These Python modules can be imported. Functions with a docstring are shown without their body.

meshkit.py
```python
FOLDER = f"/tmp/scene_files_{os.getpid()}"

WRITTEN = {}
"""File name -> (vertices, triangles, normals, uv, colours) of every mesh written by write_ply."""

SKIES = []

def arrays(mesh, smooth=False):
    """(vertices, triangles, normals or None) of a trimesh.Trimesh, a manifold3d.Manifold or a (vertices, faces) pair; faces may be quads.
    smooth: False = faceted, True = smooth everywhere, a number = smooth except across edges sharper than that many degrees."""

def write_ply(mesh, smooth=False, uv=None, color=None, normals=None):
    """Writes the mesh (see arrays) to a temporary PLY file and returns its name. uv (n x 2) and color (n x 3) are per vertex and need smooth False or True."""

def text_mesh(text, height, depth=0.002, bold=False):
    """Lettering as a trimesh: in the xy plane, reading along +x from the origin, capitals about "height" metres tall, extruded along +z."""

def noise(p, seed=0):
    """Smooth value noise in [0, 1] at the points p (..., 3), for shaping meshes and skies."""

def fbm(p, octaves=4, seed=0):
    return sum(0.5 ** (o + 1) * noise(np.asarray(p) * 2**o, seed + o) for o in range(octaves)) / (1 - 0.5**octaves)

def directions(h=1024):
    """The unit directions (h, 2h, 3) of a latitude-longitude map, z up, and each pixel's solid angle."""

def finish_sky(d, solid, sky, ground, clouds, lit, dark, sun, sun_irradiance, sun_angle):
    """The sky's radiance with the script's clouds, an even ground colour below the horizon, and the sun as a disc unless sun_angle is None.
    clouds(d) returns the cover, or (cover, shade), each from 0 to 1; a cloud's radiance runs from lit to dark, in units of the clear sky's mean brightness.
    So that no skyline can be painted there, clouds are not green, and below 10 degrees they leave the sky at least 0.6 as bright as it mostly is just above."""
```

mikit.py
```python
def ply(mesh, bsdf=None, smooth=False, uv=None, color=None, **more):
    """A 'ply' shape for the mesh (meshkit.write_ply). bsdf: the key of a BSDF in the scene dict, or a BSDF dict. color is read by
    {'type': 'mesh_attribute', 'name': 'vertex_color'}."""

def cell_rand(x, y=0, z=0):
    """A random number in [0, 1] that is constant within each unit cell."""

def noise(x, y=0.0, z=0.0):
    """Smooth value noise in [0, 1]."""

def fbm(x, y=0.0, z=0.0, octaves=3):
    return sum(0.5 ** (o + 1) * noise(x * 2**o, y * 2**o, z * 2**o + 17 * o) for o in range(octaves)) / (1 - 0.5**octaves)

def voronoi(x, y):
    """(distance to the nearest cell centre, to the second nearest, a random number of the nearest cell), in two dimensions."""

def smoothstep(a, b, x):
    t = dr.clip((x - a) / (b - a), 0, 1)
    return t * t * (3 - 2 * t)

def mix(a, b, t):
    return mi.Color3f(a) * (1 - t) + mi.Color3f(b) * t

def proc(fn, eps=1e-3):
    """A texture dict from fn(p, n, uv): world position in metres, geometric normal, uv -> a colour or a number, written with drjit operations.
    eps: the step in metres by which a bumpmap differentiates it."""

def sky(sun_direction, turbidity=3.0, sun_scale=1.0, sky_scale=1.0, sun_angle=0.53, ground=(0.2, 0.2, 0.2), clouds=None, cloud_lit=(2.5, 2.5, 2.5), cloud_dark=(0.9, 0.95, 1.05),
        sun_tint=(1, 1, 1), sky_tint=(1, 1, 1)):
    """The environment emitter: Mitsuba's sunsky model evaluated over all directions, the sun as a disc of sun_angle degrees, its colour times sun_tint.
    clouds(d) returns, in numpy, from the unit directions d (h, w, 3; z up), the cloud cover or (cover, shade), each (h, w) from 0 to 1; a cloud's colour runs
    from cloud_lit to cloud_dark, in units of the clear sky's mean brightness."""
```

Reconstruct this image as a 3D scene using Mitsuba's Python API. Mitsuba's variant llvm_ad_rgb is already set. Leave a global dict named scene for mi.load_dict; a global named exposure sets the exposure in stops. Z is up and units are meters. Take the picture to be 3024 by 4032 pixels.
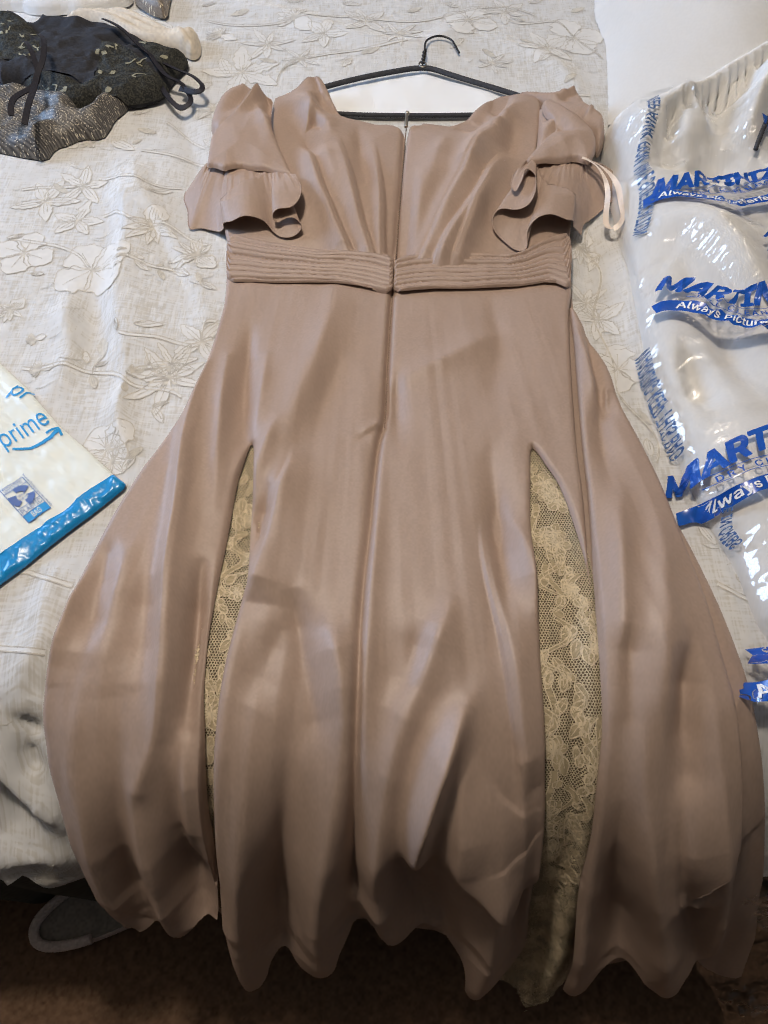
import math, random
import numpy as np, trimesh, shapely, mapbox_earcut
import mitsuba as mi, drjit as dr
import mikit, meshkit
from scipy.interpolate import CubicSpline
from scipy import ndimage
from scipy.spatial import Delaunay, cKDTree
from mikit import noise, fbm, smoothstep, mix, cell_rand, voronoi

# ------------------------------------------------------------------ camera, lamps, exposure
T4 = mi.ScalarTransform4f
scene, labels = {}, {}
EYE = np.array([0, 0, 0.62])
scene['camera'] = {'type': 'perspective', 'fov': 70.0, 'fov_axis': 'y', 'near_clip': 0.02, 'far_clip': 60.0,
                   'to_world': T4().look_at(origin=[0, 0, 0.62], target=[0, 0.5, 0.62 - 0.8660254], up=[0, 0, 1])}
exposure = 0.32
BULBS = [(-0.34, 0.64, 1.66), (-0.25, 0.67, 1.66), (-0.28, 0.59, 1.66)]
BULB_LIGHT = (286.0, 248.0, 205.0)
WINDOW_LIGHT = (4.8, 7.0, 10.8)

OUT = {  # outlines on the bed in metres: (across, along the cloth towards the pillows)
 'skirt': [(-0.1835,0.6686),(-0.1803,0.6236),(-0.1818,0.5949),(-0.1861,0.5605),(-0.1907,0.5274),(-0.1965,0.4957),(-0.2045,0.4652),(-0.2145,0.4417),(-0.2255,0.4161),(-0.2375,0.3914),(-0.2482,0.3623),(-0.258,0.3318),(-0.2658,0.3052),(-0.2749,0.2654),(-0.2815,0.2305),(-0.286,0.2065),(-0.288,0.1816),(-0.2886,0.1633),(-0.2875,0.1516),(-0.2861,0.1249),(-0.2821,0.1014),(-0.2787,0.0744),(-0.2784,0.0539),(-0.2756,0.0067),(-0.2748,-0.0138),(-0.2741,-0.0592),(-0.264,-0.0829),(-0.2553,-0.0968),(-0.2506,-0.1099),(-0.2415,-0.1067),(-0.2302,-0.0959),(-0.2169,-0.0926),(-0.2053,-0.0967),(-0.1988,-0.0938),(-0.1907,-0.0826),(-0.1818,-0.0717),(-0.1671,-0.0645),(-0.1618,-0.0626),(-0.157,-0.0114),(-0.155,0.0263),(-0.1539,0.0539),(-0.1537,0.0864),(-0.1528,0.1088),(-0.1515,0.1436),(-0.1515,0.1539),(-0.1531,0.178),(-0.1531,0.1984),(-0.1525,0.2252),(-0.1501,0.2497),(-0.1476,0.2838),(-0.1454,0.3061),(-0.1434,0.3438),(-0.1421,0.3743),(-0.1387,0.3952),(-0.1342,0.4201),(-0.1322,0.4235),(-0.1296,0.4201),(-0.1281,0.3985),(-0.1261,0.3711),(-0.1246,0.3438),(-0.1241,0.3201),(-0.1219,0.2732),(-0.1251,0.2629),(-0.1267,0.2533),(-0.1289,0.2413),(-0.132,0.2252),(-0.1355,0.209),(-0.138,0.1912),(-0.1397,0.178),(-0.1411,0.1636),(-0.1421,0.1529),(-0.143,0.1416),(-0.1442,0.1205),(-0.1456,0.0962),(-0.1468,0.0832),(-0.1497,0.0479),(-0.1523,0.0044),(-0.1568,-0.0531),(-0.1584,-0.1134),(-0.1578,-0.1687),(-0.156,-0.2188),(-0.1563,-0.236),(-0.1536,-0.246),(-0.1495,-0.2475),(-0.1388,-0.2388),(-0.1295,-0.2146),(-0.1233,-0.1816),(-0.114,-0.1577),(-0.1067,-0.1526),(-0.0996,-0.158),(-0.0962,-0.1753),(-0.0905,-0.1907),(-0.08,-0.2031),(-0.0688,-0.2029),(-0.0576,-0.1909),(-0.0514,-0.1722),(-0.0486,-0.149),(-0.0426,-0.1271),(-0.0352,-0.1014),(-0.0295,-0.0824),(-0.0191,-0.0751),(-0.0122,-0.0799),(-0.0059,-0.0992),(0.0026,-0.1221),(0.0118,-0.1316),(0.0204,-0.1305),(0.0289,-0.1206),(0.0408,-0.1174),(0.0556,-0.1267),(0.0653,-0.145),(0.0797,-0.1624),(0.0858,-0.1812),(0.0891,-0.2049),(0.0905,-0.2289),(0.0909,-0.2466),(0.099,-0.2681),(0.1122,-0.2596),(0.1225,-0.2419),(0.1363,-0.2158),(0.1469,-0.1862),(0.1525,-0.1558),(0.1474,-0.0726),(0.1464,-0.0171),(0.1464,0.0104),(0.1443,0.0515),(0.1404,0.0958),(0.1383,0.114),(0.1362,0.1526),(0.1349,0.183),(0.1343,0.2087),(0.1354,0.2366),(0.1371,0.2667),(0.1374,0.2866),(0.137,0.3071),(0.1371,0.3289),(0.1392,0.3592),(0.1428,0.3903),(0.1458,0.4212),(0.1524,0.4128),(0.159,0.3979),(0.1678,0.3801),(0.1732,0.3586),(0.1779,0.3328),(0.1816,0.3123),(0.1837,0.2902),(0.1842,0.2667),(0.1848,0.2798),(0.1888,0.3363),(0.1908,0.3743),(0.1911,0.4067),(0.1927,0.44),(0.1967,0.4895),(0.2019,0.5537),(0.208,0.6099),(0.2138,0.6309),(0.2187,0.6647),(0.0918,0.6609),(0.011,0.6548),(-0.0697,0.6609)],
 'side': [(0.2088,0.6126),(0.2129,0.6119),(0.2196,0.5913),(0.2238,0.5623),(0.2318,0.5442),(0.2407,0.5169),(0.2434,0.4752),(0.2534,0.4357),(0.2628,0.3971),(0.2696,0.364),(0.2729,0.34),(0.2764,0.3143),(0.2806,0.2852),(0.285,0.2569),(0.2876,0.2282),(0.2907,0.2053),(0.2942,0.1922),(0.2986,0.1701),(0.302,0.149),(0.3057,0.1282),(0.3082,0.1131),(0.3155,0.0745),(0.3245,0.0283),(0.3298,-0.0174),(0.3381,-0.0726),(0.3515,-0.1467),(0.3472,-0.1741),(0.3394,-0.1893),(0.3372,-0.209),(0.3309,-0.2216),(0.3286,-0.2423),(0.318,-0.2547),(0.3006,-0.2392),(0.2845,-0.2112),(0.2692,-0.1893),(0.2573,-0.1855),(0.2425,-0.2022),(0.2308,-0.229),(0.2258,-0.2565),(0.2161,-0.2695),(0.2049,-0.2554),(0.2029,-0.2473),(0.1993,-0.1692),(0.1893,-0.0683),(0.1842,-0.0101),(0.1836,0.0427),(0.1827,0.0745),(0.1801,0.1131),(0.1817,0.1423),(0.1832,0.152),(0.1835,0.1777),(0.1837,0.1985),(0.1844,0.2221),(0.1855,0.2446),(0.1877,0.2675),(0.1904,0.3014),(0.1948,0.3609),(0.1972,0.4147),(0.1994,0.452),(0.2041,0.5169),(0.208,0.5657)],
 'back': [(0.271,0.3658),(0.2768,0.3391),(0.2817,0.3242),(0.2882,0.3001),(0.2947,0.2717),(0.2998,0.2488),(0.3051,0.2242),(0.3098,0.2036),(0.3138,0.1875),(0.317,0.1694),(0.322,0.147),(0.3276,0.1242),(0.3316,0.1074),(0.3517,0.0332),(0.3708,-0.0316),(0.3785,-0.0738),(0.4003,-0.1527),(0.4082,-0.2066),(0.412,-0.2389),(0.4157,-0.265),(0.3912,-0.2591),(0.3648,-0.2342),(0.3484,-0.2066),(0.3163,-0.0216),(0.2931,0.1074),(0.282,0.1819),(0.2734,0.2797)],
 'under': [(-0.1815,0.6763),(-0.176,0.6088),(-0.1944,0.5136),(-0.214,0.4403),(-0.2352,0.395),(-0.2534,0.3421),(-0.2626,0.2978),(-0.2696,0.2568),(-0.2777,0.2195),(-0.2835,0.181),(-0.2847,0.1584),(-0.2845,0.1124),(-0.2819,0.0431),(-0.278,-0.0511),(-0.2631,-0.1277),(-0.1799,-0.1094),(-0.1671,-0.1529),(-0.1442,-0.2245),(-0.0981,-0.1786),(-0.0347,-0.1326),(0.0155,-0.157),(0.0676,-0.1786),(0.1035,-0.2472),(0.1379,-0.2731),(0.1687,-0.3098),(0.2089,-0.3098),(0.2385,-0.279),(0.3057,-0.226),(0.3816,-0.2323),(0.3605,-0.0928),(0.3314,0.0358),(0.312,0.1215),(0.298,0.181),(0.2856,0.2612),(0.2716,0.3421),(0.2553,0.4287),(0.2358,0.52),(0.2164,0.6016),(0.2206,0.6763)],
 'lace_left': [(-0.1339,0.4317),(-0.139,0.4063),(-0.1468,0.3791),(-0.1501,0.3473),(-0.1538,0.3092),(-0.1571,0.2866),(-0.1585,0.2516),(-0.1608,0.2263),(-0.1613,0.1986),(-0.1618,0.1772),(-0.1602,0.1511),(-0.1598,0.1311),(-0.16,0.0995),(-0.1623,0.0722),(-0.1638,0.0308),(-0.1661,-0.0036),(-0.1693,-0.0496),(-0.1722,-0.0981),(-0.1688,-0.1104),(-0.1633,-0.1372),(-0.1531,-0.0486),(-0.1477,0.0232),(-0.1434,0.0681),(-0.1386,0.1132),(-0.1346,0.1464),(-0.1307,0.1747),(-0.1272,0.2033),(-0.1223,0.2377),(-0.117,0.2626),(-0.1171,0.3034),(-0.1197,0.3529),(-0.1242,0.4063)],
 'lace_right': [(0.1481,0.4288),(0.1568,0.422),(0.1634,0.4063),(0.1723,0.3883),(0.1785,0.3654),(0.1829,0.3377),(0.1871,0.3169),(0.1892,0.2949),(0.1898,0.2691),(0.1896,0.2499),(0.1896,0.2228),(0.1897,0.1986),(0.19,0.1772),(0.1896,0.1497),(0.1891,0.1101),(0.1946,0.0583),(0.1972,0.0177),(0.2006,-0.0476),(0.2064,-0.1143),(0.2162,-0.2147),(0.2151,-0.2562),(0.2112,-0.2869),(0.204,-0.3141),(0.1878,-0.3477),(0.1791,-0.3731),(0.1658,-0.3272),(0.1497,-0.3052),(0.1366,-0.2914),(0.1392,-0.2762),(0.1492,-0.2362),(0.1543,-0.2005),(0.1509,-0.1189),(0.1486,-0.0565),(0.1479,-0.023),(0.1441,0.0278),(0.1384,0.0838),(0.1329,0.1497),(0.1314,0.1825),(0.1304,0.2092),(0.1309,0.2381),(0.1326,0.2691),(0.1329,0.2893),(0.1332,0.3101),(0.1336,0.3322),(0.1352,0.3628),(0.1387,0.3942),(0.1434,0.4231)],
 'band_l': [(-0.1866,0.7145),(-0.1836,0.723),(-0.1781,0.7265),(-0.1568,0.7178),(-0.1123,0.705),(-0.0743,0.6966),(-0.0399,0.6995),(-0.011,0.6966),(0.0119,0.6862),(0.0106,0.6557),(0.0093,0.627),(-0.0162,0.634),(-0.0496,0.6406),(-0.0804,0.643),(-0.1139,0.6438),(-0.1504,0.6469),(-0.1798,0.6469),(-0.1843,0.6759)],
 'band_r': [(0.0125,0.6829),(0.0349,0.6924),(0.0638,0.6966),(0.1039,0.6924),(0.1465,0.687),(0.1643,0.6945),(0.1832,0.7093),(0.202,0.7221),(0.2231,0.7273),(0.2218,0.6966),(0.2162,0.6637),(0.2113,0.6321),(0.1903,0.6446),(0.1618,0.6391),(0.1282,0.6363),(0.0864,0.6332),(0.0448,0.6313),(0.0104,0.6266),(0.0114,0.6557)],
 'bodice_l': [(-0.153,0.9992),(-0.1471,1.0046),(-0.1267,1.0156),(-0.1106,1.0323),(-0.0959,1.038),(-0.0872,1.0342),(-0.078,1.0193),(-0.0685,0.9902),(-0.0616,0.9689),(-0.055,0.9549),(-0.0219,0.9446),(-0.0096,0.9411),(0.0108,0.9418),(0.025,0.9309),(0.0283,0.9105),(0.0253,0.8713),(0.0217,0.8154),(0.0176,0.7542),(0.0138,0.697),(0.0124,0.6621),(-0.0686,0.6621),(-0.1784,0.6735),(-0.1847,0.7073),(-0.1929,0.7374),(-0.1995,0.7712),(-0.1551,0.8064),(-0.1368,0.8713),(-0.1457,0.9105),(-0.1532,0.9514)],
 'bodice_r': [(0.0315,0.9206),(0.0349,0.939),(0.0497,0.9379),(0.0503,0.9439),(0.0707,0.9418),(0.087,0.9405),(0.0933,0.9439),(0.1124,0.9549),(0.124,0.9759),(0.1354,0.9902),(0.1489,1.0028),(0.1667,1.0149),(0.1793,1.0138),(0.2,1.0083),(0.2163,0.9931),(0.2119,0.9619),(0.202,0.8977),(0.1921,0.8499),(0.1997,0.7886),(0.2316,0.7712),(0.2272,0.7458),(0.2209,0.7049),(0.2122,0.6621),(0.0899,0.6545),(0.014,0.6545),(0.0149,0.697),(0.0187,0.7542),(0.0228,0.8154),(0.0265,0.8713)],
 'sleeve_l_back': [(-0.2024,1.0305),(-0.1964,1.0342),(-0.1804,1.023),(-0.1646,1.012),(-0.1574,1.001),(-0.1626,0.9619),(-0.1888,0.9343),(-0.2225,0.9259),(-0.2259,0.9293),(-0.2345,0.9411),(-0.2359,0.9619),(-0.2316,0.9866),(-0.2214,1.0083),(-0.2079,1.0212)],
 'sleeve_l_top': [(-0.1716,0.9949),(-0.1626,0.986),(-0.1494,0.9753),(-0.1497,0.9526),(-0.1488,0.9287),(-0.145,0.9054),(-0.1386,0.8858),(-0.1264,0.8511),(-0.1147,0.8176),(-0.1044,0.8033),(-0.1123,0.8101),(-0.1257,0.8131),(-0.1414,0.8206),(-0.153,0.8236),(-0.1665,0.8266),(-0.1803,0.8311),(-0.1929,0.8251),(-0.1981,0.8206),(-0.2106,0.8305),(-0.2223,0.832),(-0.2225,0.8418),(-0.2236,0.8667),(-0.2237,0.8923),(-0.2195,0.907),(-0.204,0.9287),(-0.1865,0.956)],
 'sleeve_r_back': [(0.1795,1.0156),(0.2049,1.0149),(0.2211,1.0083),(0.2462,1.0054),(0.2554,1.012),(0.2633,1.0156),(0.273,1.001),(0.2779,0.9759),(0.2841,0.9612),(0.2945,0.948),(0.296,0.9309),(0.2915,0.9076),(0.2803,0.8799),(0.2756,0.888),(0.2713,0.9142),(0.2367,0.9619),(0.216,0.9902)],
 'sleeve_r_mid': [(0.2107,0.9763),(0.2376,0.9763),(0.2538,0.9415),(0.2755,0.9079),(0.2728,0.8755),(0.2583,0.8565),(0.2231,0.855),(0.1898,0.8528),(0.1997,0.8883),(0.207,0.9415)],
 'sleeve_r_top': [(0.2101,0.9631),(0.2218,0.9677),(0.2303,0.9527),(0.2454,0.9288),(0.2627,0.9088),(0.2697,0.8957),(0.2708,0.8763),(0.2681,0.8574),(0.261,0.8419),(0.2544,0.8352),(0.2384,0.8444),(0.2283,0.8398),(0.1993,0.8367),(0.1722,0.8322),(0.1972,0.8706),(0.2243,0.9022),(0.2206,0.9221),(0.2109,0.9424)],
 'fl_l_hem': [(-0.2547,0.8266),(-0.251,0.7994),(-0.2461,0.7844),(-0.2367,0.7533),(-0.2313,0.7558),(-0.2143,0.7517),(-0.1931,0.7369),(-0.1804,0.7272),(-0.167,0.7266),(-0.1579,0.7266),(-0.1466,0.7272),(-0.1391,0.7269),(-0.132,0.7215),(-0.1231,0.7159),(-0.1083,0.7147),(-0.0996,0.719),(-0.0973,0.7228),(-0.1029,0.7273),(-0.1116,0.7289),(-0.1206,0.7276),(-0.1258,0.7251),(-0.1298,0.7262),(-0.1303,0.7278),(-0.1244,0.7305),(-0.1105,0.7316),(-0.1009,0.7439),(-0.0981,0.7635),(-0.1018,0.7819)],
 'fl_l_top': [(-0.2262,0.8482),(-0.2232,0.8473),(-0.2208,0.8463),(-0.2143,0.8463),(-0.2101,0.8454),(-0.2023,0.8435),(-0.1965,0.8435),(-0.1895,0.8435),(-0.183,0.8435),(-0.1748,0.8426),(-0.1659,0.8417),(-0.1595,0.8407),(-0.1541,0.8398),(-0.1488,0.8389),(-0.1441,0.838),(-0.1417,0.837),(-0.1405,0.837),(-0.1405,0.837),(-0.1405,0.837),(-0.1405,0.837),(-0.1405,0.837),(-0.1405,0.837),(-0.1393,0.8361),(-0.1369,0.8352),(-0.1333,0.8343),(-0.1273,0.8306),(-0.1199,0.8251),(-0.1127,0.8196)],
 'fl_r_hem': [(0.1686,0.8209),(0.1604,0.8061),(0.1531,0.783),(0.1517,0.7633),(0.1544,0.7572),(0.1603,0.7662),(0.1667,0.7861),(0.174,0.8011),(0.1804,0.7976),(0.1817,0.7832),(0.1786,0.7606),(0.1683,0.7398),(0.1544,0.7374),(0.1372,0.7409),(0.1302,0.7366),(0.128,0.7295),(0.1309,0.7212),(0.1368,0.7139),(0.1501,0.7008),(0.162,0.6956),(0.1672,0.6979),(0.1675,0.711),(0.1742,0.7215),(0.1878,0.7271),(0.2014,0.7261),(0.2161,0.7239),(0.2319,0.7348),(0.2399,0.7392),(0.2437,0.7522),(0.2779,0.7934),(0.2942,0.8111),(0.305,0.8277),(0.3078,0.8387),(0.2999,0.8454),(0.2901,0.8488)],
 'fl_r_top': [(0.183,0.8474),(0.183,0.8474),(0.183,0.8474),(0.183,0.8474),(0.184,0.8474),(0.185,0.8474),(0.186,0.8477),(0.187,0.848),(0.189,0.8486),(0.1909,0.8489),(0.1929,0.8496),(0.1945,0.8499),(0.1953,0.8499),(0.1957,0.8499),(0.1961,0.8502),(0.1965,0.8502),(0.1969,0.8502),(0.1978,0.8502),(0.1998,0.8505),(0.2028,0.8511),(0.2087,0.8517),(0.2146,0.8524),(0.2225,0.8536),(0.2284,0.8542),(0.2343,0.8552),(0.2404,0.8567),(0.2443,0.8573),(0.2482,0.8573),(0.2519,0.8561),(0.2547,0.8548),(0.2574,0.8536),(0.261,0.8511),(0.2643,0.8474),(0.2675,0.8428)],
 'zip': [(0.0311,0.9519),(0.0265,0.8892),(0.0227,0.8321),(0.0192,0.7783),(0.0152,0.7112),(0.0115,0.6565),(0.0097,0.6267),(0.0069,0.584),(0.0042,0.5304),(0.0022,0.4802),(0.0007,0.4475)],
 'ribbon_a': [(0.2461,0.8356),(0.26,0.825),(0.2693,0.807),(0.2732,0.786),(0.2708,0.7647),(0.2688,0.7475),(0.2708,0.7381),(0.2761,0.735)],
 'ribbon_b': [(0.252,0.8404),(0.2663,0.828),(0.2791,0.8129),(0.2865,0.7965),(0.288,0.7736),(0.2875,0.7531),(0.2844,0.7397),(0.276,0.7342)],
 'hang_top': [(-0.1243,1.0292),(-0.0825,1.0508),(-0.0265,1.0753),(0.0206,1.0908),(0.0512,1.098),(0.0613,1.098),(0.0879,1.086),(0.127,1.0636),(0.1654,1.0428),(0.2028,1.0202)],
 'hang_bar': [(-0.1227,0.9992),(-0.0544,0.9883),(0.0325,0.985),(0.1161,0.9861),(0.2006,0.9948)],
 'hook': [(0.0564,1.1046),(0.0573,1.1135),(0.0591,1.1277),(0.0605,1.138),(0.0611,1.1505),(0.0637,1.1631),(0.0705,1.1733),(0.0793,1.1784),(0.0886,1.1801),(0.0956,1.1784),(0.1023,1.1729),(0.1065,1.1639),(0.1098,1.1526),(0.1128,1.1438)],
 'paper': [(-0.1112,1.0303),(-0.0724,1.0474),(-0.0197,1.0706),(0.0273,1.0848),(0.051,1.0908),(0.0645,1.0896),(0.0876,1.0789),(0.1267,1.0589),(0.1618,1.0394),(0.1897,1.0202),(0.1739,0.9882),(0.1158,0.9839),(0.0324,0.9839),(-0.0543,0.9872),(-0.0965,0.9959)],
 'camisole': [(-0.6165,1.2274),(-0.5907,1.2364),(-0.5791,1.2464),(-0.5555,1.2274),(-0.5373,1.2007),(-0.5201,1.2265),(-0.5079,1.214),(-0.4874,1.2162),(-0.4636,1.214),(-0.4315,1.2051),(-0.392,1.179),(-0.3505,1.1493),(-0.3202,1.1286),(-0.3062,1.1245),(-0.2897,1.1184),(-0.2878,1.1043),(-0.2966,1.0883),(-0.3064,1.0649),(-0.3127,1.0496),(-0.3142,1.0307),(-0.3403,1.0078),(-0.3614,1.0078),(-0.4117,1.0056),(-0.4347,1.0041),(-0.4708,1.0233),(-0.5092,1.0496),(-0.5457,1.0649),(-0.5728,1.0688)],
 'camisole_panel': [(-0.5217,1.1631),(-0.4918,1.161),(-0.4634,1.1547),(-0.4369,1.1463),(-0.411,1.1305),(-0.4064,1.0933),(-0.4065,1.0582),(-0.4028,1.0261),(-0.417,1.0279),(-0.4418,1.0448),(-0.4666,1.0505),(-0.4945,1.0505),(-0.5254,1.0544),(-0.5502,1.0505),(-0.5606,1.0894),(-0.5334,1.0854),(-0.5099,1.1053)],
 'lace_flap': [(-0.5893,1.2047),(-0.5675,1.2091),(-0.5469,1.2003),(-0.5245,1.1743),(-0.4976,1.1363),(-0.4865,1.1077),(-0.4862,1.0878),(-0.4968,1.078),(-0.5137,1.076),(-0.5341,1.0799),(-0.5568,1.0838)],
 'lace_hem': [(-0.4151,1.099),(-0.4074,1.1274),(-0.3873,1.1151),(-0.3624,1.099),(-0.3444,1.0832),(-0.3226,1.056),(-0.307,1.0522),(-0.3106,1.0333),(-0.3189,1.0184),(-0.3423,1.0074),(-0.3788,1.0001),(-0.3977,1.011),(-0.4241,0.9965),(-0.4467,1.0037),(-0.4664,1.0165),(-0.5093,1.0446),(-0.5086,1.0503),(-0.4871,1.0503),(-0.4626,1.0465),(-0.4341,1.0333),(-0.4134,1.0258),(-0.3986,1.037)],
 'lace_end': [(-0.3526,1.1226),(-0.3496,1.1453),(-0.3197,1.1267),(-0.2892,1.1165),(-0.2873,1.1024),(-0.2961,1.0865),(-0.3058,1.0631),(-0.3284,1.0825),(-0.3435,1.0944)],
 'strap_a': [(-0.4113,1.1576),(-0.3903,1.1421),(-0.3688,1.1223),(-0.3446,1.0973),(-0.308,1.0745),(-0.2889,1.0629),(-0.2722,1.0514),(-0.2595,1.0362),(-0.2531,1.0231),(-0.2547,1.0158),(-0.2631,1.0146),(-0.2759,1.0231),(-0.2892,1.0343)],
 'strap_b': [(-0.3442,1.1016),(-0.3182,1.0624),(-0.3007,1.0471),(-0.288,1.0414),(-0.2773,1.0264),(-0.27,1.0116),(-0.2717,1.0007),(-0.2796,0.9963),(-0.2921,1.0025),(-0.3038,1.0171),(-0.3144,1.0376),(-0.3181,1.0547)],
 'strap_c': [(-0.4913,1.0591),(-0.4808,1.0419),(-0.4703,1.0195),(-0.4618,0.9939),(-0.4622,0.9725),(-0.4703,0.9516),(-0.4761,0.9345),(-0.4768,0.9177),(-0.4737,0.9012)],
 'strap_d': [(-0.4763,1.0765),(-0.4663,1.061),(-0.4596,1.0381),(-0.4582,1.0121),(-0.4609,0.9903),(-0.4595,0.9655),(-0.456,0.9379),(-0.4525,0.9111),(-0.4505,0.8786)],
 'knit': [(-0.561,1.0171),(-0.5393,1.032),(-0.5049,1.032),(-0.4821,1.0264),(-0.4496,1.0153),(-0.4212,0.9916),(-0.4122,0.9685),(-0.4008,0.9845),(-0.3899,1.0153),(-0.3807,1.0116),(-0.3586,1.019),(-0.362,1.0025),(-0.3749,0.9809),(-0.3772,0.9598),(-0.3832,0.9374),(-0.4119,0.9374),(-0.4254,0.9239),(-0.4422,0.9172),(-0.4476,0.8886),(-0.4774,0.8957),(-0.5057,0.9039),(-0.5321,0.9122)],
 'cream': [(-0.4973,1.2208),(-0.4839,1.2343),(-0.4608,1.2479),(-0.429,1.2548),(-0.3974,1.2502),(-0.3518,1.2163),(-0.3301,1.1965),(-0.3124,1.1856),(-0.2947,1.1908),(-0.2825,1.1856),(-0.2758,1.16),(-0.2751,1.137),(-0.2839,1.1267),(-0.2989,1.1382),(-0.3222,1.1432),(-0.3499,1.1474),(-0.375,1.1621),(-0.3959,1.177),(-0.4176,1.1943),(-0.444,1.211),(-0.473,1.2163)],
 'white_cloth': [(-0.6429,1.3154),(-0.5262,1.3448),(-0.4063,1.3154),(-0.4013,1.2868),(-0.4231,1.2727),(-0.4552,1.2634),(-0.4774,1.2542),(-0.5024,1.2588),(-0.523,1.2542),(-0.5553,1.2588),(-0.578,1.2727),(-0.6312,1.2727)],
 'grey_top': [(-0.4063,1.3154),(-0.3422,1.3154),(-0.3422,1.2821),(-0.3381,1.2382),(-0.3586,1.2473),(-0.3723,1.2579),(-0.3957,1.2821)],
 'mailer': [(-0.4878,0.5944),(-0.4179,0.5384),(-0.3815,0.5043),(-0.3605,0.4812),(-0.3352,0.4542),(-0.3015,0.425),(-0.2657,0.3919),(-0.2538,0.3826),(-0.2545,0.3769),(-0.2829,0.3452),(-0.3057,0.3214),(-0.331,0.2935),(-0.3491,0.2762),(-0.3757,0.2512),(-0.4681,0.4042)],
 'strip': [(-0.2657,0.3921),(-0.2527,0.3813),(-0.2535,0.3757),(-0.2819,0.3438),(-0.3046,0.3201),(-0.3299,0.2923),(-0.3479,0.2752),(-0.3743,0.2501),(-0.3882,0.2686),(-0.3545,0.3006),(-0.3307,0.3236),(-0.3021,0.3511),(-0.289,0.3673),(-0.2689,0.3867)],
 'mail_frame': [(-0.2531,0.3792),(-0.4165,0.5367),(-0.348,0.2754),(-0.3787,0.4206),(-0.3404,0.4527),(-0.3932,0.5023),(-0.3725,0.4919),(-0.3704,0.3701),(-0.353,0.3863),(-0.3167,0.3536),(-0.3347,0.3354),(-0.3711,0.4199),(-0.3496,0.4229),(-0.3311,0.4449)],
 'pillow': [(0.3508,1.4213),(0.3394,1.3082),(0.3376,1.2868),(0.3323,1.2623),(0.335,1.2215),(0.339,1.1886),(0.3349,1.1428),(0.3286,1.0971),(0.3204,1.0374),(0.3135,0.9889),(0.3105,0.9752),(0.3084,0.9674),(0.2997,0.8877),(0.322,0.8754),(0.3437,0.8826),(0.4003,0.9307),(0.4577,0.9782),(0.5304,1.0391),(0.6787,1.1686),(0.7337,1.3418),(0.4691,1.3799)],
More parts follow.
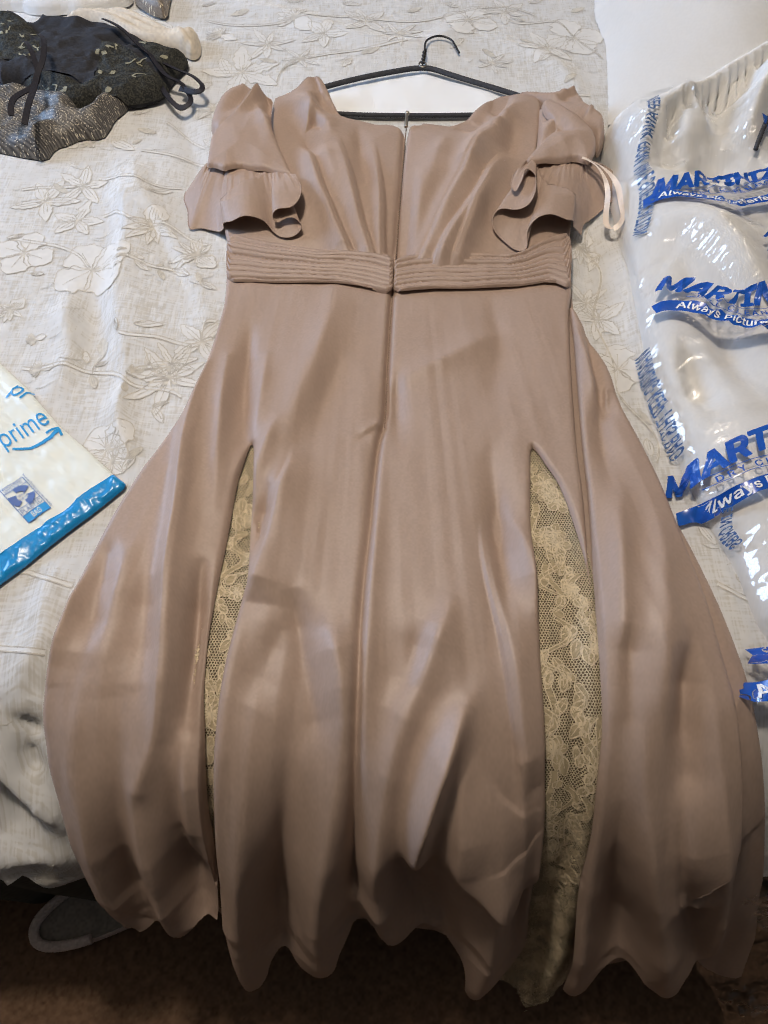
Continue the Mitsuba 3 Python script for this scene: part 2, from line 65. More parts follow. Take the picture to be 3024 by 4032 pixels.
 'sheet': [(0.2905,0.9122),(0.2977,0.9399),(0.3082,0.958),(0.3227,0.9606),(0.3442,0.9502),(0.3668,0.9554),(0.4278,1.0089),(0.4891,1.0595),(0.5668,1.1249),(0.6974,1.2311),(0.6982,1.074),(0.5519,0.635),(0.4647,0.3731),(0.4367,0.2588),(0.3605,0.1883),(0.3332,0.2304),(0.3273,0.2639),(0.3238,0.2906),(0.3152,0.3197),(0.307,0.344),(0.3008,0.3746),(0.2936,0.4148),(0.2865,0.4719),(0.2856,0.5178),(0.2847,0.5666),(0.285,0.6186),(0.288,0.6741),(0.2851,0.7133),(0.2874,0.7524),(0.2886,0.7953),(0.2884,0.8403),(0.288,0.8756)],
 'bag': [(0.2933,0.9209),(0.3266,0.9192),(0.3616,0.9192),(0.3998,0.9047),(0.4412,0.8876),(0.4817,0.8998),(0.5045,0.8998),(0.6373,0.9374),(0.5649,0.635),(0.4367,0.2588),(0.3893,0.1883),(0.42,0.1159),(0.454,-0.1106),(0.5417,-0.4843),(0.4687,-0.4843),(0.4109,-0.3355),(0.3546,-0.2436),(0.3489,-0.1106),(0.3023,0.1159),(0.294,0.1706),(0.312,0.2004),(0.3057,0.2095),(0.3176,0.2215),(0.3214,0.2304),(0.318,0.2461),(0.316,0.2669),(0.3158,0.2829),(0.3157,0.2997),(0.31,0.3197),(0.3051,0.3354),(0.2955,0.3503),(0.2944,0.3528),(0.2892,0.3693),(0.29,0.3758),(0.2909,0.3904),(0.2914,0.4038),(0.2854,0.4189),(0.2797,0.4485),(0.2753,0.4749),(0.2746,0.5099),(0.2746,0.5516),(0.2751,0.5836),(0.2822,0.6552),(0.2817,0.7093),(0.2803,0.7254),(0.2796,0.7296),(0.2793,0.7629),(0.2849,0.8175),(0.2844,0.8519),(0.2849,0.8804),(0.2905,0.9122)],
 'comforter_hem': [(-0.7011,-0.0532),(-0.4698,-0.048),(-0.3697,-0.0216),(-0.3528,-0.0105),(-0.3369,0.001),(-0.3327,-0.0096),(-0.3207,-0.0341),(-0.3155,-0.035),(-0.2984,-0.0302),(-0.2847,-0.0292),(-0.2405,-0.043),(-0.1471,-0.0235),(-0.0586,-0.038),(0.0316,-0.0283),(0.1223,-0.038),(0.21,-0.0235),(0.3074,-0.0532),(0.3937,-0.038),(0.6565,-0.0235)],
 'b1_top': [(0.3118,0.746),(0.3329,0.7449),(0.3517,0.746),(0.3795,0.7511),(0.4069,0.7542),(0.4323,0.7594),(0.4641,0.7678),(0.5231,0.7849)],
 'b1_pill': [(0.343,0.7357),(0.3556,0.7327),(0.3734,0.7357),(0.39,0.7388),(0.4008,0.7343),(0.4065,0.7357),(0.4289,0.746),(0.4472,0.7542),(0.4922,0.7721)],
 'b1_band': [(0.3049,0.7388),(0.3229,0.7343),(0.3411,0.7266),(0.3591,0.7186),(0.3757,0.7107),(0.3873,0.7048),(0.3944,0.7021),(0.3998,0.7028),(0.4163,0.7117),(0.4288,0.7146),(0.4429,0.7186),(0.496,0.7388)],
 'b2_top': [(0.293,0.6018),(0.3059,0.5992),(0.3198,0.5949),(0.3308,0.5889),(0.3412,0.5805),(0.3542,0.5738),(0.3674,0.5679),(0.3855,0.5679),(0.4042,0.5704),(0.4531,0.5721)],
 'b2_pill': [(0.3202,0.5852),(0.3311,0.5788),(0.3436,0.5696),(0.3574,0.5613),(0.3704,0.5556),(0.3856,0.554),(0.4005,0.5556),(0.4497,0.5605)],
 'b2_band': [(0.2897,0.5721),(0.303,0.5721),(0.3165,0.5671),(0.3321,0.5556),(0.3458,0.5475),(0.3606,0.5395),(0.3769,0.5339),(0.3936,0.5299),(0.4389,0.5237)],
 'b3_top': [(0.2719,0.3654),(0.2858,0.3667),(0.3013,0.3705),(0.3197,0.3768),(0.3336,0.3819),(0.357,0.3897),(0.4154,0.4069)],
 'b3_pill': [(0.2983,0.3617),(0.311,0.3623),(0.3276,0.3661),(0.3411,0.3698),(0.3523,0.3717),(0.4075,0.3807)],
 'b3_band': [(0.2782,0.3336),(0.2852,0.3354),(0.295,0.3378),(0.3018,0.336),(0.3121,0.3366),(0.3287,0.3414),(0.3456,0.3462),(0.4022,0.3628)],
 'b4_band': [(0.4519,0.8384),(0.4747,0.8384),(0.5603,0.8403)],
 'b5_top': [(0.4051,0.6463),(0.4143,0.6427),(0.4224,0.639),(0.4917,0.6184)],
 'b5_band': [(0.4047,0.6247),(0.4175,0.6206),(0.4873,0.6044)],
 'b6_band': [(0.2983,0.1863),(0.2997,0.1815),(0.3107,0.1794),(0.3658,0.1728)],
 'b7_band': [(0.31,0.2048),(0.3142,0.204),(0.3703,0.2033)],
 'warn_a': [(0.3247,0.8943),(0.3155,0.849),(0.3087,0.8261),(0.3042,0.8037),(0.3047,0.7775),(0.3028,0.75),(0.2979,0.7294),(0.2899,0.7043)],
 'warn_b': [(0.2719,0.5394),(0.2723,0.5178),(0.2732,0.4991),(0.2749,0.4823),(0.276,0.466),(0.2785,0.4514),(0.281,0.4314),(0.2852,0.4065)],
 'warn_c': [(0.3111,0.3478),(0.3114,0.333),(0.3108,0.3209),(0.3133,0.3114),(0.3166,0.3032)],
 'm_star': [(-0.3901,0.8407),(-0.3924,0.8851),(-0.4328,0.8106),(-0.4614,0.8484),(-0.3845,0.7742),(-0.3654,0.7346),(-0.2028,0.5691),(-0.2381,0.5978),(-0.2098,1.1026),(-0.2348,1.1776),(0.1142,0.9249),(0.0967,0.956),(0.2484,1.1648),(0.296,1.2038),(0.2451,0.6075),(0.2312,0.5653),(-0.3665,1.2443),(-0.398,1.3005),(-0.0934,1.2038),(-0.0693,1.2443),(-0.029,1.2443),(0.0004,1.2038),(0.1934,1.272),(0.2259,1.3005)],
 'm_lily': [(-0.231,0.5377),(-0.2268,0.4989),(-0.2316,0.5186),(-0.2216,0.4564),(-0.1778,1.1776),(-0.1601,1.2306),(-0.1258,1.1395),(-0.09,1.1209),(0.022,1.2038),(0.0004,1.2443),(0.1606,1.127),(0.1864,1.1026),(0.2358,0.6368),(0.2438,0.6829),(-0.2722,0.41),(-0.2741,0.3825),(-0.2404,1.01),(-0.2611,1.0438),(-0.3191,-0.0042),(-0.3251,-0.0339)],
 'm_big': [(-0.3479,0.6859),(-0.3129,0.6438),(0.2915,1.1972),(0.3165,1.1457),(0.2544,0.5317),(0.2443,0.4931),(-0.2796,0.4242),(-0.3001,0.4564),(-0.4357,0.715),(-0.4482,0.675),(0.1325,1.2443),(0.1573,1.2862)],
 'm_cone': [(-0.2843,0.7554),(-0.2801,0.791),(-0.2261,0.7077),(-0.201,0.6902),(-0.4283,0.9344),(-0.415,0.9205),(-0.4012,0.9288),(-0.3914,0.9233),(0.2403,0.7314),(0.2518,0.7654),(-0.4292,0.622),(-0.4176,0.6406)],
 'm_daisy': [(-0.3731,0.5323),(-0.3883,0.5323),(-0.3905,0.5766),(-0.4024,0.5728),(-0.1391,1.2443),(-0.163,1.272),(-0.3125,-0.0132),(-0.3268,0.0002),(-0.252,1.2038),(-0.2752,1.2171)],
 'm_leaf': [(-0.3165,0.5234),(-0.3079,0.5041),(-0.3249,0.5414),(-0.3318,0.5616),(-0.3172,0.5377),(-0.3016,0.5432),(-0.3106,0.5542),(-0.3174,0.5823),(-0.2717,0.5234),(-0.2721,0.5341),(-0.2579,0.5323),(-0.2559,0.5505),(-0.2758,0.5076),(-0.272,0.4937),(-0.2787,0.59),(-0.2459,0.592),(-0.2971,0.5804),(-0.302,0.5997),(-0.2717,0.5234),(-0.2552,0.5323),(-0.3721,0.9401),(-0.3365,0.915),(-0.3842,0.9486),(-0.398,0.9658),(-0.3428,0.9316),(-0.3308,0.9429),(-0.4208,0.6794),(-0.4027,0.6794),(-0.2158,0.6625),(-0.1952,0.652),(-0.2158,0.6625),(-0.221,0.6794),(-0.3053,0.7033),(-0.2843,0.6967),(-0.2958,0.6924),(-0.2767,0.6773),(-0.2667,0.6816),(-0.2581,0.6646),(-0.2708,0.688),(-0.2623,0.6924),(-0.2525,0.688),(-0.2292,0.673),(-0.3199,0.7077),(-0.3065,0.7099),(-0.3184,0.6989),(-0.3046,0.6989),(-0.2583,0.4122),(-0.2814,0.4426),(-0.2571,0.4122),(-0.2433,0.4273),(-0.2442,0.4808),(-0.2269,0.4874),(-0.2426,0.4792),(-0.2291,0.4583),(0.2612,1.0669),(0.2813,1.0906),(0.241,1.038),(0.259,1.0211),(0.0453,0.956),(0.0706,0.9455),(-0.0349,1.152),(-0.0067,1.1648),(-0.0487,1.1395),(-0.062,1.1147),(-0.0951,1.0787),(-0.1149,1.0669),(-0.1599,1.127),(-0.1888,1.1395),(-0.2449,1.1395),(-0.2258,1.0906),(-0.2518,1.0787),(-0.2693,1.0553),(0.2082,1.1907),(0.2284,1.1776),(0.2205,1.2443),(0.1997,1.2581),(0.2684,0.4387),(0.269,0.4157),(0.2674,0.4745),(0.2764,0.4564),(0.2608,0.715),(0.2461,0.6908),(0.3002,0.3404),(0.3124,0.3153),(0.3232,0.2864),(0.336,0.2679),(-0.2497,0.4157),(-0.2608,0.3989),(-0.4698,1.0787),(-0.4377,1.0553)],
 'm_leaf2': [(-0.4091,0.8279),(-0.4313,0.8465),(-0.4438,0.7482),(-0.4647,0.7398),(-0.2992,0.8187),(-0.2706,0.8279),(-0.3145,0.956),(-0.342,0.9665),(-0.354,0.9989),(-0.3295,1.01),(-0.2275,0.9249),(-0.249,0.9455),(0.1492,1.1648),(0.1685,1.1395),(0.2303,1.127),(0.2526,1.1395),(0.1222,1.1907),(0.0996,1.1648),(0.0375,1.272),(0.0601,1.2862),(0.0981,1.3005),(0.1199,1.2862),(0.2334,1.3005),(0.2575,1.3149),(0.2974,1.272),(0.3216,1.2862),(-0.1575,1.3005),(-0.1278,1.3077),(-0.0673,1.3005),(-0.0371,1.2933),(-0.215,1.272),(-0.2432,1.2581),(-0.291,1.2862),(-0.2702,1.3005)],
 's_0': [(-0.3943,0.5341),(-0.3731,0.5323),(-0.3526,0.5341),(-0.3325,0.5305),(-0.3151,0.527),(-0.2954,0.5252),(-0.2831,0.5181),(-0.272,0.5093),(-0.2578,0.5058),(-0.23,0.5023),(-0.2152,0.4937)],
 's_1': [(-0.3155,0.5287),(-0.3145,0.545),(-0.3085,0.5579),(-0.3089,0.5672)],
 's_2': [(-0.444,0.7369),(-0.4195,0.7323),(-0.3946,0.7256),(-0.3808,0.7188),(-0.3641,0.7055),(-0.3479,0.6859),(-0.3263,0.6924),(-0.3046,0.6989),(-0.2799,0.688),(-0.2567,0.6859),(-0.2325,0.6751)],
 's_3': [(-0.3733,0.8562),(-0.3528,0.8536),(-0.3303,0.8484),(-0.3037,0.8382),(-0.2786,0.8356),(-0.2625,0.8382)],
 's_4': [(-0.3282,0.9163),(-0.3052,0.9122),(-0.2804,0.9067),(-0.2554,0.8986),(-0.2391,0.8905)],
 's_5': [(-0.3037,0.9834),(-0.2835,0.9658),(-0.2671,0.9486),(-0.2434,0.9261)],
 's_6': [(-0.4676,0.8331),(-0.4391,0.8382),(-0.4033,0.8407),(-0.3906,0.8433)],
 's_7': [(-0.3524,0.7814),(-0.3332,0.7814),(-0.3143,0.7647),(-0.2917,0.7624),(-0.2672,0.7577),(-0.241,0.7392),(-0.2165,0.7301)],
 's_8': [(-0.3419,0.2191),(-0.317,0.2167),(-0.2933,0.2142)],
 's_9': [(-0.3446,0.287),(-0.3337,0.2899),(-0.3157,0.2842),(-0.2991,0.2787),(-0.283,0.2746)],
 's_10': [(-0.2935,0.5766),(-0.2787,0.5728),(-0.2616,0.5728),(-0.2442,0.571),(-0.204,0.5672),(-0.2004,0.5958),(-0.1847,0.5978)],
 's_11': [(0.1923,1.2581),(0.2199,1.2374),(0.2719,1.2443),(0.2924,1.2038),(0.3068,1.1776),(0.3296,1.1395)],
 's_12': [(0.202,1.0495),(0.2331,1.0267),(0.267,1.0324),(0.2945,1.038)],
 's_13': [(-0.1564,1.0787),(-0.1188,1.1395),(-0.0772,1.152),(-0.0209,1.1648),(0.036,1.1776)],
 's_14': [(0.2494,0.715),(0.2516,0.6519),(0.2398,0.6075),(0.2503,0.5383),(0.2493,0.4994),(0.2715,0.4564),(0.2727,0.41)],
 's_15': [(0.3039,0.2771),(0.3264,0.2634),(0.3413,0.2545)],
 's_16': [(-0.2785,1.2443),(-0.2112,1.2306),(-0.1391,1.2443),(-0.0513,1.2581),(0.0517,1.2443),(0.1266,1.272),(0.2373,1.265)],
 's_17': [(-0.2717,0.5234),(-0.2618,0.5305),(-0.2482,0.5323),(-0.231,0.5377)],
 's_18': [(0.2592,0.8279),(0.2631,0.7916),(0.2495,0.7482),(0.2551,0.715)],
 'hanger2': [(0.4446,0.8133),(0.452,0.8313),(0.4603,0.8473),(0.4689,0.859),(0.4775,0.8648),(0.4973,0.8696),(0.5176,0.866)],
}
FOLDS = {  # folds of each cloth: kind, height, width, taper at start, taper at end, line in metres
 'skirt': [
  ('r',0.01,0.022,0.2,1,[(-0.1234,0.2354),(-0.1371,0.1367),(-0.1474,0.0432),(-0.1549,-0.0627)]),
  ('r',-0.009,0.016,0.2,0.8,[(-0.0814,0.265),(-0.0719,0.2238),(-0.0649,0.1929),(-0.0574,0.1654)]),
  ('r',0.008,0.016,0.2,0.6,[(-0.0457,0.2354),(-0.0377,0.1972),(-0.0327,0.1675)]),
  ('r',-0.006,0.02,0.3,0.3,[(-0.087,0.2354),(-0.1043,0.1972),(-0.113,0.176)]),
  ('r',0.016,0.014,0.2,0.9,[(0.0689,0.176),(0.05,0.1482),(0.034,0.1115),(0.0253,0.0596)]),
  ('r',0.009,0.01,0.3,0.7,[(0.113,0.1367),(0.118,0.103),(0.1237,0.0596),(0.1273,0.0154)]),
  ('s',0.007,0.022,0.2,0.4,[(0.0937,0.3427),(0.0914,0.2917),(0.0963,0.2549),(0.1007,0.2284),(0.1068,0.1802),(0.1121,0.1414),(0.1179,0.1115)]),
  ('r',-0.008,0.014,0.3,0.3,[(0.1085,0.3625),(0.1084,0.3441),(0.1066,0.2892),(0.108,0.2263)]),
  ('r',0.008,0.014,0.2,0.4,[(0.1198,0.3396),(0.1294,0.3032),(0.1337,0.2824),(0.1349,0.2501)]),
  ('r',0.009,0.018,0.1,0.5,[(0.0621,0.2599),(0.0362,0.2059),(0.0145,0.1591),(0.0051,0.1367)]),
  ('r',-0.008,0.018,0.2,0.4,[(0.0369,0.2378),(0.0218,0.2015),(0.0098,0.1718)]),
  ('r',0.009,0.009,0.3,0.5,[(-0.1918,0.5262),(-0.1937,0.482),(-0.1961,0.4345),(-0.1925,0.3277),(-0.1929,0.3001),(-0.1877,0.2084),(-0.1872,0.1844),(-0.188,0.1692),(-0.1913,0.1527),(-0.1989,0.1336),(-0.2054,0.1198)]),
  ('s',0.006,0.03,0.3,0.3,[(-0.1903,0.5262),(-0.1929,0.4759),(-0.1954,0.4288),(-0.1916,0.3277),(-0.192,0.3001),(-0.1873,0.2084),(-0.1868,0.1844),(-0.1876,0.1692),(-0.1911,0.1514)]),
  ('r',-0.013,0.01,0.3,0.4,[(-0.1645,0.2862),(-0.1648,0.2474),(-0.1647,0.2238),(-0.1657,0.1907),(-0.1672,0.1612)]),
  ('r',0.01,0.012,0.3,0.5,[(-0.1696,0.1551),(-0.1671,0.1363),(-0.1675,0.0999),(-0.1716,0.0399)]),
  ('r',0.006,0.02,0.5,0.3,[(-0.2336,0.3001),(-0.236,0.2561),(-0.238,0.2125),(-0.2373,0.1801)]),
  ('r',-0.007,0.018,0.6,0.2,[(-0.2527,0.3001),(-0.2528,0.2536),(-0.2559,0.2125)]),
  ('r',-0.006,0.022,0.3,0.3,[(-0.2087,0.2795),(-0.2084,0.2354),(-0.2072,0.1907)]),
  ('r',0.006,0.015,0.3,0.3,[(-0.2688,0.2795),(-0.2763,0.2414),(-0.2808,0.2015)]),
  ('r',0.008,0.022,0.3,0.3,[(-0.0575,0.63),(-0.0712,0.5361),(-0.0873,0.4724),(-0.0974,0.4198),(-0.1032,0.3918)]),
  ('r',-0.005,0.02,0.3,0.3,[(-0.0432,0.5436),(-0.0629,0.4724),(-0.0765,0.4198)]),
  ('r',0.005,0.01,0.3,0.5,[(-0.1248,0.5361),(-0.1266,0.4724),(-0.1293,0.4262)]),
  ('r',-0.007,0.011,0.2,0.7,[(-0.1459,0.5817),(-0.1476,0.5143),(-0.1441,0.4656),(-0.1365,0.4246)]),
  ('r',0.006,0.01,0.3,0.3,[(-0.1672,0.5361),(-0.1644,0.4589),(-0.1606,0.3888),(-0.1597,0.3474)]),
  ('r',0.006,0.012,0.3,0.3,[(-0.1071,0.4456),(-0.1194,0.401),(-0.1239,0.3648)]),
  ('s',0.01,0.03,0.2,0.5,[(-0.0923,0.419),(-0.0962,0.3943),(-0.1015,0.3735),(-0.1067,0.3533),(-0.1111,0.3263),(-0.1154,0.3004),(-0.1197,0.2784),(-0.1238,0.2545)]),
  ('r',-0.01,0.009,0.3,0.3,[(-0.1089,0.3657),(-0.1136,0.3412),(-0.1181,0.3176),(-0.1207,0.2962)]),
  ('r',0.005,0.018,0.3,0.3,[(0.0243,0.5071),(0.0582,0.5251),(0.0872,0.5436),(0.1325,0.5778)]),
  ('r',-0.006,0.01,0.3,0.3,[(0.0146,0.5143),(0.0129,0.4724),(0.0146,0.4294)]),
  ('r',0.002,0.006,0.8,0.2,[(-0.0006,0.4506),(-0.0113,0.4423),(-0.0244,0.4326)]),
  ('r',-0.0015,0.005,0.8,0.2,[(-0.0006,0.444),(-0.0139,0.4358),(-0.0268,0.423)]),
  ('r',-0.005,0.02,0.3,0.3,[(0.1212,0.6217),(0.1241,0.5436),(0.1131,0.4724)]),
  ('r',-0.005,0.018,0.3,0.3,[(0.1066,0.4198),(0.1063,0.3474),(0.1069,0.2925)]),
  ('s',0.005,0.016,1,0.6,[(0.0007,0.455),(-0.0031,0.4374),(-0.008,0.4008),(-0.0129,0.3277),(-0.0177,0.2669),(-0.0204,0.2183),(-0.0217,0.1818),(-0.0228,0.1459),(-0.0241,0.1035),(-0.0265,0.0447),(-0.0286,-0.0217)]),
  ('r',-0.0065,0.0032,1,0.8,[(0.0099,0.6432),(0.007,0.5938),(0.0043,0.5392),(0.0022,0.4882),(0.0002,0.4532),(-0.0035,0.4345),(-0.008,0.4008),(-0.0129,0.3277),(-0.0181,0.2669),(-0.0208,0.2183),(-0.0221,0.1818),(-0.0232,0.1459),(-0.0245,0.1035),(-0.0269,0.0447),(-0.029,-0.0217)]),
  ('c',0.018,0.026,1,1,[(-0.1002,0.2734),(-0.1051,0.1991),(-0.1125,0.1349),(-0.1227,0.0677),(-0.1363,-0.025),(-0.1472,-0.1462),(-0.1552,-0.2828)]),
  ('c',-0.018,0.022,1,1,[(-0.0749,0.223),(-0.0763,0.1644),(-0.0822,0.1159),(-0.0946,0.0345),(-0.1017,-0.055),(-0.1071,-0.1605)]),
  ('c',0.02,0.028,1,1,[(-0.0374,0.223),(-0.0315,0.1675),(-0.0369,0.1238),(-0.0495,0.0677),(-0.0608,-0.0066),(-0.0666,-0.1106),(-0.0753,-0.2335)]),
  ('c',-0.018,0.018,1,1,[(-0.0213,0.1991),(-0.023,0.1518),(-0.0245,0.0941),(-0.0264,0.0107),(-0.0232,-0.0876)]),
  ('c',0.018,0.026,1,1,[(0.0242,0.2413),(0.0126,0.1831),(0.0049,0.1349),(-0.0038,0.0842),(-0.0092,0.0189),(-0.0021,-0.0656),(0.0122,-0.1629)]),
  ('c',-0.02,0.022,1,1,[(0.0468,0.1894),(0.0292,0.1613),(0.0196,0.1349),(0.0153,0.0941),(0.0181,0.0189),(0.0324,-0.0656),(0.0467,-0.1402)]),
  ('r',0.008,0.016,0.1,0.7,[(0.0731,0.1848),(0.0542,0.1526),(0.0382,0.121),(0.0273,0.0713)]),
  ('c',-0.013,0.022,1,1,[(0.0775,0.1518),(0.0625,0.1313),(0.0498,0.0988),(0.044,0.0418),(0.0526,-0.055),(0.0725,-0.1641)]),
  ('c',0.02,0.028,1,1,[(0.099,0.1831),(0.1004,0.1349),(0.104,0.0677),(0.1097,-0.0347),(0.1094,-0.1581),(0.103,-0.3067)]),
  ('c',-0.012,0.018,1,1,[(0.1126,0.1831),(0.1171,0.1159),(0.1261,0.0345),(0.1335,-0.0656),(0.1392,-0.2063)]),
  ('c',0.015,0.028,1,1,[(-0.2533,0.1991),(-0.255,0.1518),(-0.2569,0.1076),(-0.2586,0.0488),(-0.259,-0.0347),(-0.2588,-0.1366)]),
  ('c',-0.018,0.024,1,1,[(-0.2214,0.1991),(-0.2218,0.1518),(-0.2262,0.1076),(-0.2309,0.0488),(-0.2345,-0.0347),(-0.2302,-0.1164)]),
  ('c',0.017,0.024,1,1,[(-0.2052,0.1831),(-0.2108,0.1453),(-0.2126,0.1033),(-0.2105,0.0554),(-0.208,-0.0066),(-0.212,-0.1223)]),
  ('c',-0.022,0.022,1,1,[(-0.1684,0.1831),(-0.1718,0.155),(-0.1763,0.1238),(-0.1788,0.0735),(-0.1792,0.0022),(-0.1767,-0.0809)]),
  ('s',0.012,0.05,1,1,[(0.0776,0.146),(0.063,0.1294),(0.0578,0.1106),(0.057,0.0733),(0.0605,0.0324),(0.0795,0.0111),(0.0993,-0.0107),(0.1195,-0.029),(0.1439,-0.0437)]),
 ],
 'side': [
  ('r',0.008,0.016,0.2,0.6,[(0.2229,0.3625),(0.2072,0.2626),(0.1984,0.1719)]),
  ('r',-0.008,0.014,0.2,0.8,[(0.2095,0.2339),(0.2059,0.1965),(0.2049,0.169)]),
  ('r',-0.012,0.014,0.2,0.6,[(0.2608,0.2195),(0.2569,0.1965),(0.2546,0.169),(0.257,0.126)]),
  ('r',0.007,0.02,0.2,0.5,[(0.2546,0.3345),(0.2441,0.2541),(0.2353,0.1876)]),
  ('r',0.006,0.008,0.3,0.3,[(0.212,0.5693),(0.216,0.5202),(0.218,0.4612)]),
  ('r',-0.006,0.007,0.3,0.3,[(0.2187,0.5693),(0.223,0.5134),(0.2282,0.4612),(0.234,0.4846)]),
  ('r',-0.005,0.01,0.3,0.3,[(0.222,0.4846),(0.2181,0.426),(0.2186,0.3832)]),
  ('c',0.016,0.026,1,1,[(0.195,0.216),(0.1903,0.1675),(0.1875,0.1076),(0.1911,0.0107),(0.2038,-0.1342),(0.2228,-0.2987)]),
  ('c',-0.018,0.024,1,1,[(0.2025,0.1831),(0.2023,0.1349),(0.207,0.0677),(0.2255,-0.0347),(0.2593,-0.199)]),
  ('c',0.018,0.026,1,1,[(0.2186,0.216),(0.2148,0.1518),(0.226,0.079),(0.2563,-0.025),(0.293,-0.1581),(0.3275,-0.2828)]),
  ('c',-0.014,0.02,1,1,[(0.2475,0.1831),(0.245,0.1349),(0.2575,0.0677),(0.286,-0.025),(0.3155,-0.1106),(0.3457,-0.2087)]),
  ('c',0.012,0.02,1,1,[(0.2773,0.1831),(0.2858,0.1159),(0.3065,0.0345),(0.3333,-0.0764),(0.3515,-0.182)]),
  ('s',0.01,0.05,1,1,[(0.2463,0.1243),(0.2528,0.0861),(0.261,0.0381),(0.273,-0.0124),(0.2827,-0.0339),(0.2954,-0.0374),(0.303,-0.0226),(0.312,-0.0065)]),
 ],
 'lace_right': [
  ('r',0.009,0.016,0.1,1,[(0.1641,0.3061),(0.1768,0.2649),(0.1761,0.2157),(0.1758,0.1708),(0.1782,0.0731),(0.1888,-0.0304),(0.1969,-0.1745),(0.1951,-0.3374)]),
  ('r',-0.007,0.009,0.2,1,[(0.1714,0.3661),(0.1667,0.3061),(0.1603,0.252),(0.1631,0.2042),(0.1641,0.1468),(0.1691,0.0731),(0.1802,-0.0521),(0.1856,-0.1745),(0.1801,-0.3374)]),
  ('c',0.022,0.016,1,1,[(0.17,0.1268),(0.17,0.1082),(0.1748,0.047),(0.1812,-0.0471),(0.1873,-0.1706),(0.1835,-0.3413)]),
  ('c',-0.012,0.012,1,1,[(0.1605,0.1268),(0.1628,0.0869),(0.1697,-0.0055),(0.1757,-0.1192),(0.1728,-0.2506),(0.1624,-0.3301)]),
 ],
 'lace_left': [
  ('r',-0.005,0.005,0.4,0.3,[(-0.1334,0.382),(-0.1318,0.3507),(-0.131,0.3207),(-0.1298,0.2977),(-0.1285,0.2783)]),
 ],
 'bodice_l': [
  ('s',-0.007,0.018,0.1,0.8,[(-0.1122,0.9225),(-0.102,0.8863),(-0.088,0.8452),(-0.0763,0.7998),(-0.0634,0.7623),(-0.0492,0.7235),(-0.0296,0.6779)]),
  ('s',-0.006,0.016,0.1,0.8,[(-0.0604,0.9059),(-0.0513,0.8703),(-0.0425,0.8329),(-0.0338,0.7852),(-0.0255,0.7427),(-0.018,0.7136),(-0.0116,0.6663)]),
  ('s',-0.006,0.012,0.1,0.8,[(-0.0125,0.8928),(-0.0073,0.8514),(-0.0023,0.8028),(-0.0004,0.7651),(-0.0004,0.7435),(0.0003,0.7056),(0.0013,0.6663)]),
  ('r',0.01,0.016,0.3,0.8,[(-0.0709,0.9159),(-0.0864,0.9429),(-0.0978,0.9637),(-0.1009,0.9849)]),
  ('r',-0.01,0.014,0.8,0.3,[(-0.0837,0.9293),(-0.0924,0.9395),(-0.1009,0.9429)]),
  ('r',-0.008,0.014,0.7,0.3,[(-0.0729,0.9707),(-0.084,0.9849),(-0.0913,1.0065)]),
  ('r',0.012,0.025,0.5,0.5,[(-0.1078,1.0362),(-0.0977,1.0513),(-0.0886,1.0437)]),
  ('r',-0.005,0.02,0.2,0.2,[(-0.1254,0.9707),(-0.1073,0.9092),(-0.0885,0.8545)]),
  ('r',0.006,0.02,0.3,0.4,[(-0.0779,0.8863),(-0.0681,0.839),(-0.0546,0.7794)]),
  ('r',-0.005,0.014,0.2,0.3,[(-0.0344,0.9293),(-0.0294,0.8703),(-0.0207,0.8087)]),
  ('r',-0.003,0.004,1,1,[(0.0275,0.9429),(0.0245,0.8703),(0.0196,0.7794),(0.0122,0.674)]),
 ],
 'bodice_r': [
  ('s',0.008,0.03,0.3,0.8,[(0.1442,0.9159),(0.127,0.9026),(0.1129,0.8703),(0.0965,0.8237),(0.0793,0.7852),(0.0625,0.7427),(0.0466,0.7021),(0.0314,0.6602)]),
  ('s',0.008,0.022,0.1,0.8,[(0.1573,0.8767),(0.139,0.8452),(0.1205,0.8028),(0.0987,0.7567),(0.0824,0.729),(0.0674,0.6995),(0.055,0.6602)]),
  ('s',0.005,0.014,0.1,0.8,[(0.1282,0.8028),(0.1103,0.7623),(0.0992,0.7317),(0.0884,0.7021),(0.0788,0.6625)]),
  ('r',0.012,0.02,0.5,0.6,[(0.1651,0.9707),(0.1522,0.9395),(0.1442,0.9159)]),
  ('r',-0.012,0.01,0.3,0.6,[(0.1705,1.0362),(0.1638,1.0065),(0.1567,0.9707),(0.1514,0.9429)]),
  ('r',0.007,0.018,0.5,0.2,[(0.1223,0.8928),(0.1084,0.8608),(0.0903,0.8147)]),
  ('r',-0.007,0.02,0.3,0.3,[(0.1711,0.9429),(0.1676,0.9026),(0.1563,0.8639)]),
  ('r',-0.008,0.02,0.3,0.4,[(0.1399,0.9707),(0.123,0.9361),(0.0986,0.9429)]),
  ('s',0.004,0.016,0.1,0.8,[(0.0443,0.839),(0.0395,0.794),(0.0302,0.6995),(0.025,0.6602)]),
  ('r',0.006,0.02,0.2,0.3,[(0.0803,0.9026),(0.062,0.839),(0.0483,0.7651)]),
 ],
 'sleeve_l_top': [
  ('r',-0.01,0.01,0.8,0.2,[(-0.1557,0.987),(-0.1543,0.9553),(-0.1511,0.9279)]),
  ('r',0.008,0.012,0.8,0.4,[(-0.1746,1.0124),(-0.1756,0.9763),(-0.1902,0.9553),(-0.2118,0.9279)]),
  ('r',0.008,0.01,0.4,0.3,[(-0.1676,0.9553),(-0.1592,0.9279),(-0.1446,0.8948)]),
  ('r',-0.005,0.012,0.6,0.2,[(-0.1632,0.9763),(-0.1697,0.9553),(-0.1714,0.9279)]),
 ],
 'sleeve_l_back': [
  ('r',-0.006,0.012,0.5,0.5,[(-0.187,1.015),(-0.1983,0.9788),(-0.2191,0.9577)]),
  ('r',0.006,0.02,0.5,0.5,[(-0.1948,1.0298),(-0.2153,1.0003),(-0.231,0.9717)]),
 ],
 'sleeve_r_mid': [
